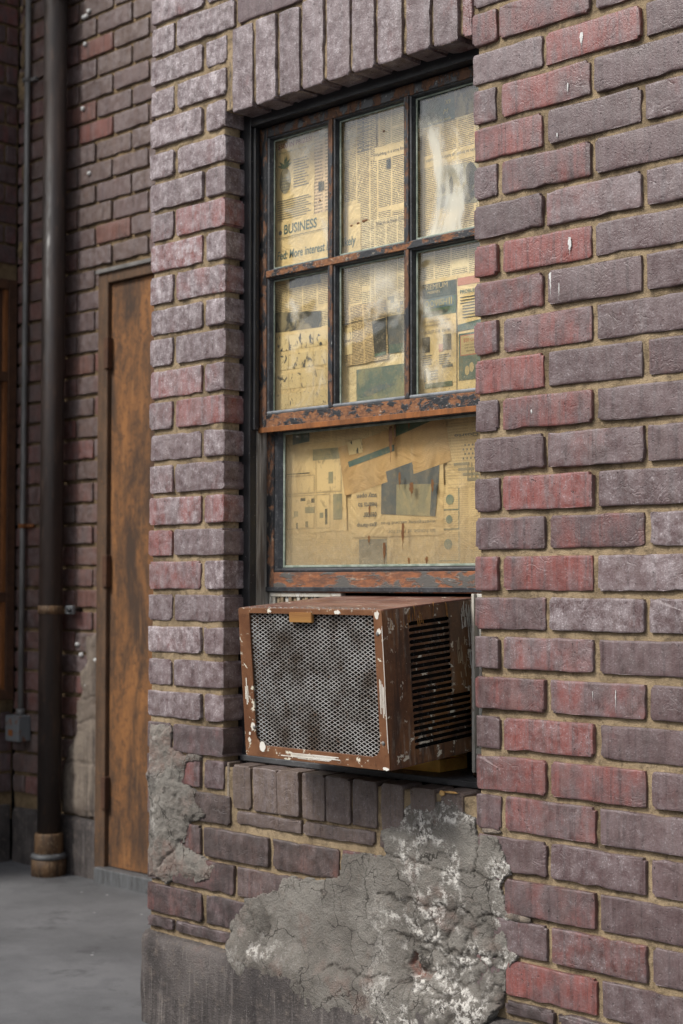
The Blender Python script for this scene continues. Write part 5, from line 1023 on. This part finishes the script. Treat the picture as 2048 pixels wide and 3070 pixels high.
# left return wall of the alcove
lw = thing('brick_wall', 'dark brick side wall of the alcove with smeared mortar beside the conduit', 'brick wall', (XLW, 0.4, 0))
gridsheet('mortar_bed', -0.05, YB + 0.004, 0.15, 3.45, XLW - 0.008, 0.014, MAT['mortar_back'], lw, 'x', 7)
boxes('wall_core', [(-3.9, XLW - 0.018, 0.053, YB + 0.02, 0, 3.45)], MAT['dark'], lw, 0)
boxes('front_brickwork', [(-7.0, XLW, -0.052, 0.052, 0.0, 5.4)], MAT['far'], lw, 0)
boxes('upper_brickwork', [(-3.9, XLW - 0.002, 0.0525, YB + 0.0025, 3.452, 5.4)], MAT['far2'], lw, 0)
for k in range(-16, 25):
    z0, z1 = row(k)
    if z1 > 3.3: continue
    q = YB - (0.055 if k % 2 else 0.155)
    runs = [(q + 0.006, YB - 0.006)]
    while q > 0.07: runs.append((max(q - SB + 0.006, 0.056), q - 0.006)); q -= SB
    for a, b in runs:
        if 0.59 < z1 and z0 < 2.137:                    # beside the steel window
            if b > 0.93: a = max(a, 0.932)
            elif a < 0.198: b = min(b, 0.198)
            else: continue
        if b - a < 0.012: continue
        brick(lw, a, b, z0, z1, XLW, 0.05, (RB.uniform(0.1, 0.6), 0.12, RB.uniform(0.1, 0.4)), 'x')
boxes('plinth', [(XLW - 0.02, XLW + 0.012, -0.04, YB - 0.013, -0.01, 0.205)], MAT['plinth'], lw, 0.004)
for i in range(22): lump('mortar_smear', XLW + RB.uniform(0.012, 0.055), 2.2 + RB.random() * 1.05, RB.uniform(0.006, 0.02), RB.uniform(0.008, 0.05), MAT['mortar_back'], lw, YB - 0.001, 100 + i, 0.009)

# rusted steel window on the return wall
sw = thing('steel_window', 'rust-orange steel window on the dark side wall at the alcove corner', 'window', (XLW, 0.55, 0.59))
SX = XLW + 0.020
boxes('frame', [(XLW - 0.005, SX, 0.895, 0.930, 0.59, 2.137), (XLW - 0.005, SX, 0.20, 0.235, 0.59, 2.137), (XLW - 0.005, SX, 0.2352, 0.8948, 2.10, 2.137), (XLW - 0.005, SX, 0.2352, 0.8948, 0.59, 0.625)], MAT['brownrust'], sw, 0.002)
for z in (1.775, 0.963): boxes('rail', [(XLW - 0.004, SX - 0.003, 0.2354, 0.8946, z - 0.018, z + 0.018)], MAT['brownrust'], sw, 0.002)
for a, b in ((0.6252, 0.9448), (0.9812, 1.7568), (1.7932, 2.0998)):
    boxes('bead', [(XLW - 0.003, SX - 0.006, 0.878, 0.8945, a, b), (XLW - 0.003, SX - 0.006, 0.236, 0.252, a, b)], MAT['orange'], sw, 0.002)
    boxes('pane', [(XLW - 0.002, XLW + 0.002, 0.2525, 0.8775, a, b)], MAT['brownrust'], sw, 0)

# rusted door
dr = thing('steel_door', 'rust-streaked orange-brown steel door in the alcove beside the downpipe', 'door', (-2.0, YB, 0))
dfm = boxes('frame', [(DX0, -2.424, YB - 0.012, YB + 0.06, 0, DZ), (-1.546, DX1, YB - 0.012, YB + 0.06, 0, DZ), (-2.4238, -1.5462, YB - 0.012, YB + 0.06, 2.052, DZ)], MAT['framerust'], dr, 0.003)
boxes('drip_cap', [(DX0 - 0.004, DX1 + 0.004, YB - 0.022, YB - 0.0125, 2.088, 2.102)], MAT['galv'], dfm, 0.002)
lf = boxes('leaf', [(-2.4215, -1.5485, YB + 0.004, YB + 0.044, 0.052, 2.0495)], MAT['door'], dr, 0.002)
for z in (1.808, 1.055, 0.30): boxes('hinge', [(-2.437, -2.413, YB - 0.020, YB + 0.003, z - 0.055, z + 0.055)], MAT['brownrust'], lf, 0.003)
boxes('threshold', [(-2.452, -1.52, YB - 0.035, YB + 0.06, -0.005, 0.0495)], MAT['thresh'], dr, 0.004)
bm = bmesh.new(); tube(bm, [(-1.62, YB - 0.03, 1.0), (-1.62, YB + 0.004, 1.0)], 0.025, 16); put('handle', mesh_bm(bm, 'handle', MAT['galv'], True), lf)

# downpipe
PX, PY, PR = -2.668, 0.872, 0.0415
dp = thing('drainpipe', 'thick black iron downpipe with rusty collar at its foot', 'pipe', (PX, PY, 0))
bm = bmesh.new(); tube(bm, [(PX, PY, 0.13), (PX, PY, 1.5), (PX, PY, 3.10)], PR, 28); put('shaft', mesh_bm(bm, 'shaft', MAT['pipe'], True), dp)
bm = bmesh.new(); tube(bm, [(PX, PY, 3.095), (PX, PY, 3.10), (PX, PY, 3.11), (PX, PY, 5.2)], [PR, PR + 0.007, PR + 0.008, PR + 0.008], 28); put('upper_shaft', mesh_bm(bm, 'upper_shaft', MAT['pipe'], True), dp)
bm = bmesh.new(); tube(bm, [(PX, PY, 0.075), (PX, PY, 0.078), (PX, PY, 0.138), (PX, PY, 0.146)], [0.049, 0.051, 0.050, 0.046], 28); put('collar', mesh_bm(bm, 'collar', MAT['pipe_rust'], True), dp)
bm = bmesh.new(); tube(bm, [(PX, PY, 0.058), (PX, PY, 0.064), (PX, PY, 0.073), (PX, PY, 0.077)], [0.061, 0.064, 0.060, 0.052], 28); put('flange', mesh_bm(bm, 'flange', MAT['thresh'], True), dp)
bm = bmesh.new(); tube(bm, [(PX, PY, -0.01), (PX, PY, 0.03), (PX, PY, 0.059)], [0.060, 0.061, 0.060], 28); put('foot', mesh_bm(bm, 'foot', MAT['pipe_rust'], True), dp)
bk = []
bm = bmesh.new(); tube(bm, [(PX, PY, 0.906), (PX, PY, 0.907), (PX, PY, 0.935), (PX, PY, 0.936)], [PR, PR + 0.004, PR + 0.004, PR], 28, False); b_ = put('bracket', mesh_bm(bm, 'bracket', MAT['pipe_rust'], True), dp)
boxes('lug', [(PX + 0.040, PX + 0.085, PY + 0.030, PY + 0.045, 0.906, 0.936), (PX - 0.065, PX - 0.040, PY - 0.008, PY + 0.008, 0.908, 0.934)], MAT['box'], b_, 0.003)
bm = bmesh.new(); tube(bm, [(PX + 0.075, PY + 0.02, 0.921), (PX + 0.075, YB + 0.005, 0.921)], 0.008, 10); put('bolt', mesh_bm(bm, 'bolt', MAT['black'], True), b_)

# conduit and junction box
ec = thing('electrical_conduit', 'thin grey galvanised conduit running down to a rusty junction box', 'conduit', (-2.93, 0.925, 0.44))
bm = bmesh.new(); tube(bm, [(-2.9150, 0.920, 3.4), (-2.9165, 0.920, 2.2), (-2.921, 0.920, 1.2), (-2.923, 0.920, 0.53)], 0.0105, 12); put('tube', mesh_bm(bm, 'tube', MAT['galv'], True), ec)
for z in (2.875, 1.223): boxes('clip', [(-2.912, -2.875, 0.926, 0.942, z - 0.007, z + 0.007), (-2.934, -2.904, 0.908, 0.927, z - 0.008, z + 0.008)], MAT['galv' if z > 2 else 'orange'], ec, 0.003)
jb = boxes('junction_box', [(-2.968, -2.882, 0.884, 0.938, 0.442, 0.535)], MAT['box'], ec, 0.004)
bm = bmesh.new(); tube(bm, [(-2.923, 0.92, 0.533), (-2.923, 0.92, 0.535), (-2.923, 0.92, 0.557), (-2.923, 0.92, 0.56)], [0.012, 0.016, 0.016, 0.011], 12); put('connector', mesh_bm(bm, 'connector', MAT['galv'], True), jb)
boxes('box_label', [(-2.946, -2.918, 0.8825, 0.8838, 0.462, 0.484)], MAT['orange'], jb, 0.0003)

# building across the street: it only shows as the dark part of the reflections in the panes
ob = thing('building', 'low brown brick building across the street, mirrored in the window panes', 'building', (-9, -10, 0))
boxes('wall', [(-22, 3.5, -16, -10.0, 0, 3.6)], MAT['far'], ob, 0)
boxes('parapet', [(-22.1, 3.6, -16.1, -9.9, 3.6, 3.85)], MAT['conc_back'], ob, 0.01)
for i in range(7): boxes('window', [(-20.5 + i * 3.3, -19.0 + i * 3.3, -10.02, -9.985, 0.9, 2.6)], MAT['dark'], ob, 0)
